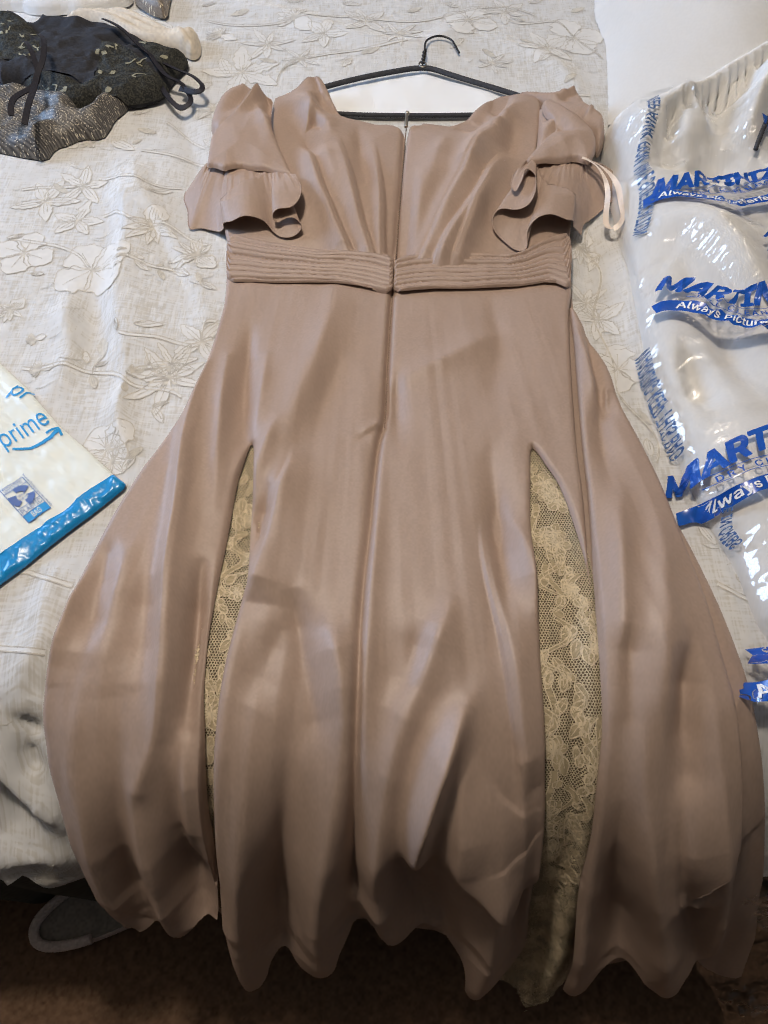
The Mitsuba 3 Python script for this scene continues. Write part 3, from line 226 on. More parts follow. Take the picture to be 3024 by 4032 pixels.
  ('r',0.01,0.012,0.3,0.6,[(0.2145,0.9407),(0.2306,0.938),(0.2204,0.9204),(0.2039,0.8989)]),
 ],
 'sleeve_r_top': [
  ('r',-0.01,0.012,0.6,0.3,[(0.2274,0.9114),(0.2338,0.8983),(0.2362,0.8853)]),
  ('r',0.006,0.03,0.4,0.4,[(0.2044,0.8661),(0.2354,0.8789),(0.2658,0.8853)]),
  ('r',0.006,0.02,0.3,0.3,[(0.2265,0.9729),(0.248,0.9315),(0.2685,0.9048)]),
 ],
 'sleeve_r_back': [
  ('r',0.012,0.012,0.6,0.3,[(0.2645,1.0223),(0.252,1.0076),(0.2375,0.9931)]),
  ('r',-0.01,0.01,0.4,0.4,[(0.2659,1.0003),(0.2544,0.9931),(0.2404,0.9824)]),
  ('s',-0.01,0.03,0.6,0.8,[(0.2639,0.9543),(0.276,0.9665),(0.2869,0.97),(0.2851,0.9577),(0.2781,0.9371)]),
  ('r',0.008,0.01,0.5,0.5,[(0.2945,0.9508),(0.2863,0.9236),(0.2804,0.8971)]),
 ],
 'bed': [
  ('s',0.01,0.05,0.2,0.6,[(-0.3799,0.9261),(-0.3535,0.8666),(-0.3435,0.8205),(-0.3283,0.7718),(-0.3247,0.7256),(-0.3233,0.6924),(-0.3129,0.6195),(-0.2965,0.5616),(-0.2867,0.5076)]),
  ('r',0.008,0.018,0.2,0.5,[(-0.3338,0.8986),(-0.3091,0.8205),(-0.2642,0.7369),(-0.232,0.6709),(-0.2132,0.6295),(-0.2011,0.59)]),
  ('r',-0.007,0.014,0.2,0.5,[(-0.3055,0.8081),(-0.272,0.7369),(-0.238,0.6709),(-0.2169,0.6235)]),
  ('r',0.008,0.012,0.4,0.3,[(-0.2791,0.5245),(-0.277,0.4825),(-0.2722,0.4552),(-0.262,0.4334),(-0.2558,0.4122)]),
  ('r',0.009,0.02,0.2,0.3,[(-0.3653,0.6604),(-0.3514,0.5804),(-0.3438,0.5252),(-0.3584,0.4907)]),
  ('r',-0.007,0.02,0.2,0.3,[(-0.3393,0.6499),(-0.3299,0.5804),(-0.3258,0.5252)]),
  ('r',0.009,0.02,0.4,0.4,[(-0.3032,0.2856),(-0.3011,0.2519),(-0.3002,0.2265),(-0.3071,0.2082),(-0.3102,0.1786)]),
  ('r',0.012,0.018,0.8,0.4,[(-0.3401,0.1175),(-0.3343,0.1087),(-0.3257,0.0961),(-0.307,0.0789),(-0.3005,0.0427)]),
  ('r',-0.012,0.016,0.8,0.4,[(-0.3471,0.1056),(-0.3386,0.0993),(-0.332,0.0843),(-0.3143,0.0638)]),
  ('r',-0.01,0.012,0.5,0.5,[(-0.3141,0.142),(-0.3109,0.126),(-0.3078,0.1056)]),
  ('r',-0.009,0.008,0.3,0.5,[(-0.3205,0.1607),(-0.3097,0.157),(-0.298,0.1471)]),
  ('r',0.01,0.02,0.5,0.5,[(-0.355,0.0539),(-0.3393,0.0344),(-0.3133,0.0239),(-0.3115,-0.013)]),
  ('s',0.018,0.05,0.5,1,[(-0.3646,0.0503),(-0.3671,0.0143),(-0.3629,-0.0146),(-0.3591,-0.0464)]),
  ('r',-0.007,0.016,0.3,0.3,[(0.2561,0.8279),(0.257,0.7482),(0.24,0.6673),(0.2451,0.6075)]),
  ('r',0.006,0.016,0.3,0.3,[(0.2887,0.7482),(0.2841,0.6673),(0.2852,0.5932),(0.2888,0.5251)]),
  ('r',0.006,0.02,0.3,0.3,[(-0.2744,1.272),(-0.0945,1.2306),(0.0217,1.1776),(0.1251,1.2443)]),
  ('r',0.006,0.02,0.3,0.3,[(0.1652,1.1907),(0.2567,1.1147),(0.2759,0.9989)]),
  ('r',-0.006,0.02,0.3,0.3,[(-0.3249,1.0669),(-0.2591,0.9249),(-0.2348,0.7828)]),
 ],
 'camisole': [
  ('r',0.01,0.02,0.4,0.4,[(-0.4984,1.2405),(-0.4527,1.227),(-0.3997,1.1961),(-0.3613,1.1617)]),
  ('r',-0.01,0.012,0.6,0.6,[(-0.5198,1.2405),(-0.4698,1.2181),(-0.4363,1.1917)]),
 ],
 'knit': [
  ('r',0.012,0.016,0.5,0.6,[(-0.5396,1.0158),(-0.5101,1.0269),(-0.4889,1.0381),(-0.4646,1.0269),(-0.4354,1.0011),(-0.416,0.9796),(-0.4005,0.9654)]),
  ('r',-0.012,0.01,0.8,0.3,[(-0.5305,0.9813),(-0.4979,0.9778),(-0.4629,0.9813),(-0.4546,1.0011)]),
  ('r',-0.012,0.01,0.8,0.5,[(-0.5232,0.9532),(-0.4889,0.9498),(-0.4602,0.9515),(-0.4371,0.9412)]),
  ('s',0.008,0.02,0.5,0.5,[(-0.4613,1.0121),(-0.4602,0.9975),(-0.4448,0.976),(-0.427,0.9619)]),
  ('r',-0.01,0.012,0.6,0.4,[(-0.4188,0.9831),(-0.4111,0.9975),(-0.4026,1.0194)]),
  ('r',0.01,0.012,0.6,0.6,[(-0.3911,1.0269),(-0.3877,0.9975),(-0.3886,0.969)]),
 ],
 'cream': [
  ('r',-0.008,0.007,0.6,0.4,[(-0.4722,1.2469),(-0.4286,1.2424),(-0.3767,1.2154),(-0.3369,1.1848),(-0.3096,1.1719)]),
  ('r',-0.006,0.006,0.6,0.4,[(-0.4897,1.2288),(-0.4514,1.2378),(-0.3993,1.211),(-0.357,1.1804),(-0.3277,1.1697)]),
  ('s',-0.006,0.01,0.8,0.8,[(-0.3153,1.1956),(-0.3056,1.1762),(-0.2871,1.1403)]),
 ],
 'sheet': [
  ('r',-0.014,0.006,1,0.1,[(0.354,0.8843),(0.3552,0.8465)]),
  ('r',-0.014,0.006,1,0.1,[(0.3643,0.8928),(0.3598,0.87)]),
  ('r',-0.014,0.006,1,0.1,[(0.3767,0.9038),(0.3785,0.8771)]),
  ('r',-0.014,0.006,1,0.1,[(0.3893,0.9149),(0.4001,0.87)]),
  ('r',-0.014,0.006,1,0.1,[(0.3982,0.9224),(0.399,0.8915)]),
  ('r',-0.014,0.006,1,0.1,[(0.411,0.9338),(0.4161,0.8964)]),
  ('r',-0.014,0.006,1,0.1,[(0.4237,0.944),(0.422,0.9161)]),
  ('r',-0.014,0.006,1,0.1,[(0.4386,0.9569),(0.4343,0.9186)]),
  ('r',-0.014,0.006,1,0.1,[(0.4547,0.9674),(0.4476,0.9186)]),
  ('r',-0.014,0.006,1,0.1,[(0.4663,0.9779),(0.4608,0.9062)]),
  ('r',-0.014,0.006,1,0.1,[(0.4802,0.9913),(0.4699,0.9312)]),
  ('r',-0.014,0.006,1,0.1,[(0.4959,1.0049),(0.4898,0.9569)]),
  ('r',-0.014,0.006,1,0.1,[(0.5096,1.0159),(0.5028,0.9779)]),
  ('r',-0.014,0.006,1,0.1,[(0.5234,1.027),(0.5164,0.9833)]),
  ('r',0.02,0.02,0.6,0.8,[(0.5256,0.9833),(0.4831,0.9363),(0.4572,0.8915),(0.4395,0.8489)]),
  ('r',-0.02,0.03,0.6,0.6,[(0.4447,0.9312),(0.4186,0.8819),(0.4037,0.8351)]),
  ('r',0.014,0.03,0.6,0.6,[(0.3845,0.9062),(0.3958,0.87),(0.3944,0.8373)]),
  ('r',-0.014,0.02,0.6,0.4,[(0.3439,0.8465),(0.3479,0.8237),(0.356,0.8081)]),
  ('r',-0.012,0.03,0.4,0.4,[(0.368,0.8125),(0.4083,0.8059),(0.4333,0.7949)]),
  ('r',0.014,0.04,0.4,0.4,[(0.3201,0.7078),(0.366,0.6788),(0.3811,0.6342),(0.4006,0.5654)]),
  ('r',-0.016,0.03,0.3,0.4,[(0.3336,0.6711),(0.3565,0.582),(0.3726,0.5022),(0.3836,0.4581)]),
  ('r',-0.012,0.02,0.3,0.4,[(0.3201,0.5363),(0.3249,0.4946),(0.331,0.4524)]),
 ],
}

# ------------------------------------------------------------------ the bed's shape: flat, then over the rounded foot edge and down
PROFILE = np.array([(.42, 0), (.36, 0), (.30, 0), (.22, -.005), (.165, -.024), (.12, -.066), (.085, -.13), (.055, -.205), (.025, -.285), (-.01, -.37), (-.045, -.45), (-.08, -.52), (-.105, -.565), (-.13, -.60)])
_t = np.r_[0, np.cumsum(np.hypot(*np.diff(PROFILE, axis=0).T))]
_p = CubicSpline(_t, PROFILE)(np.linspace(0, _t[-1], 800))
_arc = np.r_[0, np.cumsum(np.hypot(*np.diff(_p, axis=0).T))]
_q, _d = .42 - _arc, np.gradient(_p, _arc, axis=0)
FLOOR = -0.60


def on_bed(x, q, h):
    """World points of the place (x across, q along the cloth) at h above the bed's surface."""
    x, q, h = (np.asarray(a, float) for a in (x, q, h))
    f = lambda a: np.interp(-np.clip(q, _q[-1], .42), -_q, a)
    ext = np.minimum(q - _q[-1], 0)
    return np.stack(np.broadcast_arrays(x, f(_p[:, 0]) + np.maximum(q - .42, 0) + f(_d[:, 1]) * h + ext * .4, f(_p[:, 1]) - f(_d[:, 0]) * h + ext * .05), -1)


def n2(x, q, sx, sq, seed=0, oct=2):
    return meshkit.fbm(np.stack([np.asarray(x) * sx + 50, np.asarray(q) * sq + 50, np.zeros_like(x) + .5], -1), oct, seed) - .5


GAIN = {'skirt': 1.55, 'side': 1.55, 'bodice_l': 2.1, 'bodice_r': 1.9, 'sleeve_l_top': 1.4, 'sleeve_r_top': 1.3, 'sheet': 2.2, 'bed': 1.35}


def folds(group, x, q):
    """Height of the named folds at the points."""
    h, pts = np.zeros_like(x), np.stack([x, q], -1)
    for kind, amp, w, ta, tb, line in FOLDS.get(group, ()):
        line = np.array(line)
        cum = np.r_[0, np.cumsum(np.hypot(*np.diff(line, axis=0).T))]
        if len(line) > 2:
            t = np.linspace(0, cum[-1], 5 * len(line)); line = CubicSpline(cum, line)(t); cum = np.r_[0, np.cumsum(np.hypot(*np.diff(line, axis=0).T))]
        best, side, par = np.full(len(x), 9.0), np.zeros(len(x)), np.zeros(len(x))
        lo, hi = line.min(0) - 4 * w, line.max(0) + 4 * w
        near = np.where(((pts > lo) & (pts < hi)).all(1))[0]
        if not len(near):
            continue
        P = pts[near]; b, s, pr = best[near], side[near], par[near]
        for k in range(len(line) - 1):
            a, d = line[k], line[k + 1] - line[k]
            L2 = d @ d + 1e-12
            tt = np.clip(((P - a) @ d) / L2, 0, 1)
            r = P - a - tt[:, None] * d
            dist = np.hypot(r[:, 0], r[:, 1])
            m = dist < b
            b = np.where(m, dist, b); s = np.where(m, np.sign(d[0] * r[:, 1] - d[1] * r[:, 0]), s); pr = np.where(m, (cum[k] + tt * math.sqrt(L2)) / cum[-1], pr)
        taper = np.interp(pr, [0, .3, .7, 1], [ta, 1, 1, tb])
        w_ = w * (.75 + .5 * np.clip(pr, 0, 1))
        if kind == 'c':
            taper = np.interp(pr, [0, .2, .45, .7, .85, 1], [0, .2, .7, .95, .65, .12]); w_ = w * (.5 + .5 * pr)
        if kind in 'rc':
            add = amp * np.exp(-1.15 * (np.sqrt((b / w_) ** 2 + .01) - .1) ** 1.35)
        else:
            taper = np.interp(pr, [0, .3, .88, 1], [0, 1, 1, 0])
            up = s if amp > 0 else -s
            sd = b * up
            add = abs(amp) * np.where(sd > 0, np.exp(-(sd / w_) ** 2), np.exp(-(sd / (.009 if w > .026 else .0022)) ** 2)) * np.where(sd > 0, 1 - .45 * np.exp(-(sd / .004) ** 2), .55)
        h[near] += add * taper * GAIN.get(group, 1)
    return h


def h_bed(x, q):
    hang = np.clip((.16 - q) / .3, 0, 1)
    return .009 + folds('bed', x, q) + .005 * n2(x, q, 6, 5, 3) + .0025 * n2(x, q, 26, 14, 5) + hang * (.022 * n2(x, q, 5, .8, 9))


# ------------------------------------------------------------------ helpers
def put(key, mesh, bsdf, smooth=True, **kw):
    scene[key] = mikit.ply(mesh, bsdf, smooth=smooth, **kw)


def thing(key, label, cat, group=None, kind=None):
    labels[key] = {'label': label, 'category': cat}
    if group: labels[key]['group'] = group
    if kind: labels[key]['kind'] = kind


def dense(poly, res):
    p = np.array(poly); c = np.vstack([p, p[:1]])
    out = []
    for a, b in zip(c[:-1], c[1:]):
        n = max(1, int(np.hypot(*(b - a)) / res)); t = np.arange(n)[:, None] / n
        out.append(a + (b - a) * t)
    return np.vstack(out)


def rounded(poly, res, n=2):
    """The outline as a smooth curve: corners cut twice."""
    p = np.array(poly)
    for _ in range(n):
        nx = np.roll(p, -1, 0); p = np.stack([.75 * p + .25 * nx, .25 * p + .75 * nx], 1).reshape(-1, 2)
    return dense(p, res)


def sheet2d(poly, res, smooth=1, hem=False, rim=.006):
    """Points and triangles that fill the outline; the distance of each point to the edge."""
    b = rounded(poly, res, smooth) if smooth else dense(poly, res)
    pg = shapely.Polygon(b).buffer(0)
    if pg.geom_type != 'Polygon':
        pg = max(pg.geoms, key=lambda g: g.area)
    lo, hi = b.min(0), b.max(0)
    gx, gy = np.meshgrid(np.arange(lo[0], hi[0], res), np.arange(lo[1], hi[1], res))
    gx = gx + (np.arange(gx.shape[0]) % 2)[:, None] * res * .5
    g = np.stack([gx.ravel(), gy.ravel()], -1)
    rings, k = [], res * .6
    while k < max(rim, res):
        ring = pg.buffer(-k)
        for r_ in getattr(ring, 'geoms', [ring]):
            if not r_.is_empty: rings.append(dense(np.array(r_.exterior.coords)[:-1], res))
        k += res * .8
    rings = [r_[::2] if len(r_) > 4 * len(b) else r_ for r_ in rings]
    g = g[shapely.contains_xy(pg.buffer(-(k - res * .25)), g[:, 0], g[:, 1])]
    pts = np.vstack([b, *rings, g])
    pts = pts[np.sort(np.unique(np.round(pts / (res * .12)).astype(int), axis=0, return_index=True)[1])]
    tri = Delaunay(pts).simplices
    c = pts[tri].mean(1)
    tri = tri[shapely.contains_xy(pg.buffer(res * .02), c[:, 0], c[:, 1])]
    a = pts[tri]; cr = (a[:, 1, 0] - a[:, 0, 0]) * (a[:, 2, 1] - a[:, 0, 1]) - (a[:, 1, 1] - a[:, 0, 1]) * (a[:, 2, 0] - a[:, 0, 0])
    tri = tri[np.abs(cr) > 1e-10]; cr = cr[np.abs(cr) > 1e-10]
    tri = np.where((cr < 0)[:, None], tri[:, ::-1], tri)
    eb = b
    if hem:
        d = np.roll(b, -1, 0) - np.roll(b, 1, 0)
        eb = b[~((np.abs(d[:, 0]) > .5 * np.abs(d[:, 1])) & (b[:, 1] < -.03))]
    return pts, tri, cKDTree(eb).query(pts)[0]


def bump_edge(d, r):
    return np.sqrt(np.clip(1 - (1 - np.clip(d / r, 0, 1)) ** 2, 0, 1))


def crumple(x, q, amp, s1, s2, seed):
    """Creased cloth: sharp ridges of noise in two sizes."""
    r = lambda a, b, k: 1 - np.abs(n2(x, q, a, b, k, 1)) * 3.2
    return amp * (.7 * r(s1, s2, seed) + .3 * r(s1 * 2.3, s2 * 2.3, seed + 1) - .5) + amp * .6 * n2(x, q, s1 * 5, s2 * 5, seed + 2)


HEIGHT = {}


def cloth(key, outline, bsdf, base, lift, r, res=.003, group=None, extra=None, smooth=1, hem=False, under=None):
    """A piece of cloth lying on the bed: outline, height of its edge, thickness, how round the edge is, folds."""
    pts, tri, d = sheet2d(OUT[outline] if isinstance(outline, str) else outline, res, smooth, hem)
    x, q = pts.T
    e = bump_edge(d, r)
    if hem: e = np.maximum(e, np.clip((-.0 - q) / .16, 0, 1)); d = np.maximum(d, .03 * np.clip((-.0 - q) / .16, 0, 1))
    h = h_bed(x, q) + base + lift * e
    if group: h = h + folds(group, x, q) * np.clip(d / (.35 * r + 1e-6), .15, 1)
    if extra: h = h + extra(x, q, d)
    if under is not None: h = np.maximum(h, under(x, q) + .0015)
    tree = cKDTree(pts)
    HEIGHT[key] = lambda a, b, t=tree, hh=h: (lambda dd: (hh[dd[1]] * (1 / (dd[0] + 1e-5))).sum(-1) / (1 / (dd[0] + 1e-5)).sum(-1))(t.query(np.stack([a, b], -1), k=3))
    put(key, (on_bed(x, q, h), tri), bsdf, uv=pts)
    return pts, h


def strip2d(line, w0, w1=None, step=.004, spline=True, taper=False):
    """A narrow band along a line on the bed: 2-D vertices and faces."""
    line = np.array(line, float)
    cum = np.r_[0, np.cumsum(np.hypot(*np.diff(line, axis=0).T))]
    n = max(3, int(cum[-1] / step) + 1); t = np.linspace(0, cum[-1], n)
    c = CubicSpline(cum, line)(t) if spline and len(line) > 2 else np.stack([np.interp(t, cum, line[:, k]) for k in (0, 1)], -1)
    d = np.gradient(c, axis=0); d /= np.linalg.norm(d, axis=1, keepdims=True) + 1e-9
    w = np.linspace(w0, w1 if w1 is not None else w0, n)[:, None] / 2
    if taper: w = w * np.sin(np.linspace(.12, math.pi - .12, n))[:, None]
    nrm = np.stack([-d[:, 1], d[:, 0]], -1)
    v = np.stack([c + nrm * w, c - nrm * w], 1).reshape(-1, 2)
    i = np.arange(n - 1) * 2
    f = np.vstack([np.stack([i, i + 1, i + 3], -1), np.stack([i, i + 3, i + 2], -1)])
    return v, f


def join(parts):
    vs, fs, k = [], [], 0
    for v, f in parts:
        vs.append(v); fs.append(np.asarray(f) + k); k += len(v)
    return np.vstack(vs), np.vstack(fs)


def fix_up(v, f):
    a = v[f]; cr = (a[:, 1, 0] - a[:, 0, 0]) * (a[:, 2, 1] - a[:, 0, 1]) - (a[:, 1, 1] - a[:, 0, 1]) * (a[:, 2, 0] - a[:, 0, 0])
    return np.where((cr < 0)[:, None], f[:, ::-1], f)


def fill2d(poly, res=.006):
    p, t, _ = sheet2d(poly, res, 0)
    return p, t


def flat_print(key, parts, bsdf, hfun, lift=.0006):
    v, f = join(parts); f = fix_up(v, f)
    if hfun is h_bed: f = f[(v[:, 1] > np.interp(v[:, 0], *np.array(OUT['comforter_hem']).T) + .006)[f].all(1)]
    put(key, (on_bed(v[:, 0], v[:, 1], hfun(v[:, 0], v[:, 1]) + lift), f), bsdf)


def tube(line, r, k=8, spline=True, n=None, r1=None):
    line = np.array(line, float)
    cum = np.r_[0, np.cumsum(np.linalg.norm(np.diff(line, axis=0), axis=1))]
    n = n or max(4, len(line) * 6); t = np.linspace(0, cum[-1], n)
    c = CubicSpline(cum, line)(t) if spline and len(line) > 2 else np.stack([np.interp(t, cum, line[:, j]) for j in range(3)], -1)
    d = np.gradient(c, axis=0); d /= np.linalg.norm(d, axis=1, keepdims=True) + 1e-9
    up = np.tile([0.13, .21, .97], (n, 1)); s = np.cross(d, up); s /= np.linalg.norm(s, axis=1, keepdims=True); u = np.cross(s, d)
    rr = np.linspace(r, r if r1 is None else r1, n)[:, None, None]
    a = np.arange(k) / k * 2 * math.pi
    v = (c[:, None] + rr * (np.cos(a)[None, :, None] * s[:, None] + np.sin(a)[None, :, None] * u[:, None])).reshape(-1, 3)
    i, j = np.meshgrid(np.arange(n - 1), np.arange(k), indexing='ij'); i, j = i.ravel(), j.ravel(); j2 = (j + 1) % k
    f = np.vstack([np.stack([i * k + j, i * k + j2, (i + 1) * k + j2], -1), np.stack([i * k + j, (i + 1) * k + j2, (i + 1) * k + j], -1)])
    v = np.vstack([v, c[:1], c[-1:]]); m = len(v)
    jj = np.arange(k)
    f = np.vstack([f, np.stack([np.full(k, m - 2), (jj + 1) % k, jj], -1), np.stack([np.full(k, m - 1), (n - 1) * k + jj, (n - 1) * k + (jj + 1) % k], -1)])
    return v, f


def text2d(text, height, bold=True, shear=0.0, edge=.005, squeeze=1.0):
    m = meshkit.text_mesh(text, height, .002, bold)
    top = m.faces[m.face_normals[:, 2] > .7]
    v, f = trimesh.remesh.subdivide_to_size(m.vertices, top, edge)
    used, inv = np.unique(f, return_inverse=True)
    v = v[used][:, :2].copy(); f = inv.reshape(-1, 3)
    v[:, 0] = (v[:, 0] - v[:, 0].min()) * squeeze
    v[:, 0] += shear * v[:, 1]
    return v, f


def along(v, line, up=None, start=0.0, mirror=1):
    """Flat lettering (x along, y up) laid along a line on the bed."""
    line = np.array(line, float); cum = np.r_[0, np.cumsum(np.hypot(*np.diff(line, axis=0).T))]
    cs = CubicSpline(cum, line); a = np.clip(v[:, 0] + start, 0, cum[-1] + .2)
    c, d = cs(np.minimum(a, cum[-1])), cs(np.minimum(a, cum[-1]), 1)
    c = c + d * np.maximum(a - cum[-1], 0)[:, None]
    d = d / np.linalg.norm(d, axis=1, keepdims=True)
    nr = np.stack([-d[:, 1], d[:, 0]], -1) if up is None else np.tile(np.array(up, float) / np.linalg.norm(up), (len(v), 1))
    return c + nr * (v[:, 1:2] * mirror)


# ------------------------------------------------------------------ materials
def rgb(*c): return {'type': 'rgb', 'value': list(c)}


def mat(name, color, rough=.7, sheen=0., spec=.3, bump=None, eps=1e-3, scale=1.0, **kw):
    b = {'type': 'principled', 'base_color': mikit.proc(color) if callable(color) else rgb(*color), 'roughness': rough, 'specular': spec, 'sheen': sheen, 'sheen_tint': .5, **kw}
    if bump is not None: b = {'type': 'bumpmap', 'arbitrary': mikit.proc(bump, eps), 'scale': scale, 'bsdf': b}
    scene[name] = {'type': 'twosided', 'bsdf': b}


def taupe(p, n, uv):
    weave = noise(p.x * 560, (p.y - p.z) * 560, p.z * 300) - .5
    slub = noise(p.x * 240, (p.y - p.z) * 60, 3.0) - .5
    return mi.Color3f(.36, .266, .215) * (1 + .11 * weave + .03 * slub)


mat('m_taupe', taupe, .5, .6, .42)


def linen(p, n, uv):
    v = p.y - p.z
    a = noise(p.x * 90, v * 800, 1.0); b = noise(p.x * 800, v * 90, 2.0)
    c = fbm(p.x * 26, v * 26, 4.0, 3); w = noise(p.x * 180, v * 180, 7.0)
    t = smoothstep(.52, .85, .38 * a + .38 * b + .4 * c)
    base = mix((.645, .65, .652), (.55, .538, .51), t)
    return base * (.97 + .08 * (w - .5) + .06 * (c - .5))


mat('m_linen', linen, .85, .15, .15, bump=lambda p, n, uv: .0006 * noise(p.x * 260, (p.y - p.z) * 90, 2.) + .0006 * noise(p.x * 80, (p.y - p.z) * 300, 5.) + .002 * fbm(p.x * 40, (p.y - p.z) * 34, 1., 2), eps=5e-4)
mat('m_print', lambda p, n, uv: mi.Color3f(.51, .488, .445) * (.8 + .5 * noise(p.x * 240, p.y * 240, p.z * 100)), .85, 0, .1)
mat('m_petal', lambda p, n, uv: mi.Color3f(.685, .683, .672) * (.96 + .06 * noise(p.x * 240, p.y * 240, 0.)), .85, 0, .15)
mat('m_leaf', lambda p, n, uv: mi.Color3f(.58, .56, .51) * (.9 + .2 * noise(p.x * 340, p.y * 340, 0.)), .85, 0, .15)
mat('m_white', lambda p, n, uv: mi.Color3f(.66, .655, .64) * (.975 + .04 * noise(p.x * 500, (p.y - p.z) * 500, 1.)), .8, .2, .2)
mat('m_lace', lambda p, n, uv: mi.Color3f(.53, .445, .305) * (.75 + .5 * noise(p.x * 700, (p.y - p.z) * 260, 1.)), .75, .2, .2)
mat('m_lacecord', lambda p, n, uv: mi.Color3f(.62, .525, .375) * (.8 + .4 * noise(p.x * 900, (p.y - p.z) * 900, 1.)), .7, .2, .2)
mat('m_lacefill', lambda p, n, uv: mi.Color3f(.42, .345, .225) * (.75 + .5 * noise(p.x * 250, (p.y - p.z) * 1100, 1.)), .75, .2, .2)
mat('m_lace_shade', (.13, .10, .06), .8)  # dark backing that paints the shade seen through the lace holes
mat('m_zip_gap_shade', (.21, .15, .12), .6)  # darker than the dress cloth: paints the shaded gap of the closure
mat('m_foam', lambda p, n, uv: mi.Color3f(.045, .047, .055) * (.6 + .8 * noise(p.x * 700, p.y * 700, p.z * 700)), .75, 0, .3, bump=lambda p, n, uv: .0008 * noise(p.x * 500, p.y * 500, p.z * 500), eps=4e-4)
mat('m_wire', (.012, .012, .014), .35, 0, .6)
mat('m_paper', (.84, .86, .88), .28, 0, .5)
mat('m_metal', (.45, .40, .33), .35, 0, .5, metallic=1.0)
mat('m_satin', (.80, .70, .62), .32, .2, .6)
mat('m_jersey', lambda p, n, uv: mi.Color3f(.030, .030, .034) * (.7 + .6 * noise(p.x * 500, p.y * 900, p.z * 500)), .85, .3, .2)
mat('m_blacklace', lambda p, n, uv: mix((.020, .021, .020), (.055, .054, .044), smoothstep(.4, .7, noise(p.x * 800, p.y * 800, p.z * 500))), .8, .2, .2, bump=lambda p, n, uv: .0009 * noise(p.x * 400, p.y * 400, p.z * 400), eps=4e-4)
mat('m_lacethread', lambda p, n, uv: mi.Color3f(.27, .26, .19) * (.7 + .6 * noise(p.x * 900, p.y * 900, p.z * 500)), .7)
mat('m_strap', (.014, .012, .017), .5, .2, .4)


def lurex(p, n, uv):
    rib = .5 + .5 * dr.sin(2 * math.pi * (uv.x * .5 + uv.y + .010 * noise(uv.x * 18, uv.y * 18, 1.)) * 260)
    k = cell_rand(uv.x * 900 + uv.y * 300, uv.y * 1300, 3)
    base = mi.Color3f(.105, .097, .088) * (.45 + .9 * rib) * (.7 + .6 * noise(uv.x * 400, uv.y * 400, 9.))
    return dr.select(k > .93, mi.Color3f(.62, .56, .45), base)


mat('m_lurex', lurex, .5, .2, .5)
mat('m_lurex_beige', lambda p, n, uv: dr.select(cell_rand(uv.x * 420, uv.y * 800, 3) > .94, mi.Color3f(.7, .6, .45), mi.Color3f(.23, .19, .15) * (.6 + .6 * noise(p.x * 500, p.y * 300, p.z * 400))), .5, .2, .5)
mat('m_cream', lambda p, n, uv: mi.Color3f(.60, .53, .43) * (.86 + .26 * noise(p.x * 300, p.y * 120, p.z * 300)), .75, .3, .3)
mat('m_mailer', lambda p, n, uv: mi.Color3f(.76, .80, .76) * (.97 + .05 * noise(p.x * 90, p.y * 90, 1.)), .36, 0, .45)
mat('m_mailblue', (.012, .26, .62), .28, 0, .55)
mat('m_inkblue', (.03, .30, .66), .4, 0, .4)
mat('m_inknavy', (.10, .17, .42), .5, 0, .3)
mat('m_bagink', lambda p, n, uv: mix((.006, .06, .34), (.012, .10, .46), noise(p.x * 60, p.y * 60, p.z * 60)), .22, 0, .6)
mat('m_baginkpale', (.055, .115, .27), .3, 0, .5)
mat('m_bagwhite', (.78, .80, .82), .35, 0, .5)
scene['m_film'] = {'type': 'thindielectric', 'int_ior': 1.5}
mat('m_carpet', lambda p, n, uv: mix((.095, .055, .035), (.21, .135, .09), fbm(p.x * 170, p.y * 170, p.z * 170, 2)), .95, .2, .05)
mat('m_bedskirt', lambda p, n, uv: mi.Color3f(.06, .068, .062) * (.8 + .4 * noise(p.x * 200, p.y * 200, p.z * 200)), .9)
mat('m_slipper', lambda p, n, uv: mi.Color3f(.58, .50, .47) * (.8 + .4 * noise(p.x * 400, p.y * 400, p.z * 400)), .9, .4, .1)
mat('m_insole', lambda p, n, uv: mi.Color3f(.27, .245, .215) * (.8 + .4 * noise(p.x * 300, p.y * 300, p.z * 300)), .9, .3, .1)
mat('m_wall', (.32, .31, .29), .9, 0, .1)
mat('m_fixture', (.5, .45, .36), .4, 0, .5)

# ------------------------------------------------------------------ the room around the bed: floor, walls, window, lamp
gx, gy = np.meshgrid(np.arange(-1.0, 1.0, .004), np.arange(-.62, .34, .004))
pile = meshkit.fbm(np.stack([gx * 130, gy * 130, gx * 0], -1), 2, 4)
i = np.arange(gx.size).reshape(gx.shape)
quad = np.stack([i[:-1, :-1], i[:-1, 1:], i[1:, 1:], i[1:, :-1]], -1).reshape(-1, 4)
put('floor__pile', (np.stack([gx, gy, FLOOR + .004 + .007 * pile], -1).reshape(-1, 3), quad), 'm_carpet')
labels['floor__pile'] = {'kind': 'stuff', 'label': 'short brown carpet pile'}


def slab(lo, hi): return trimesh.creation.box(bounds=[lo, hi])


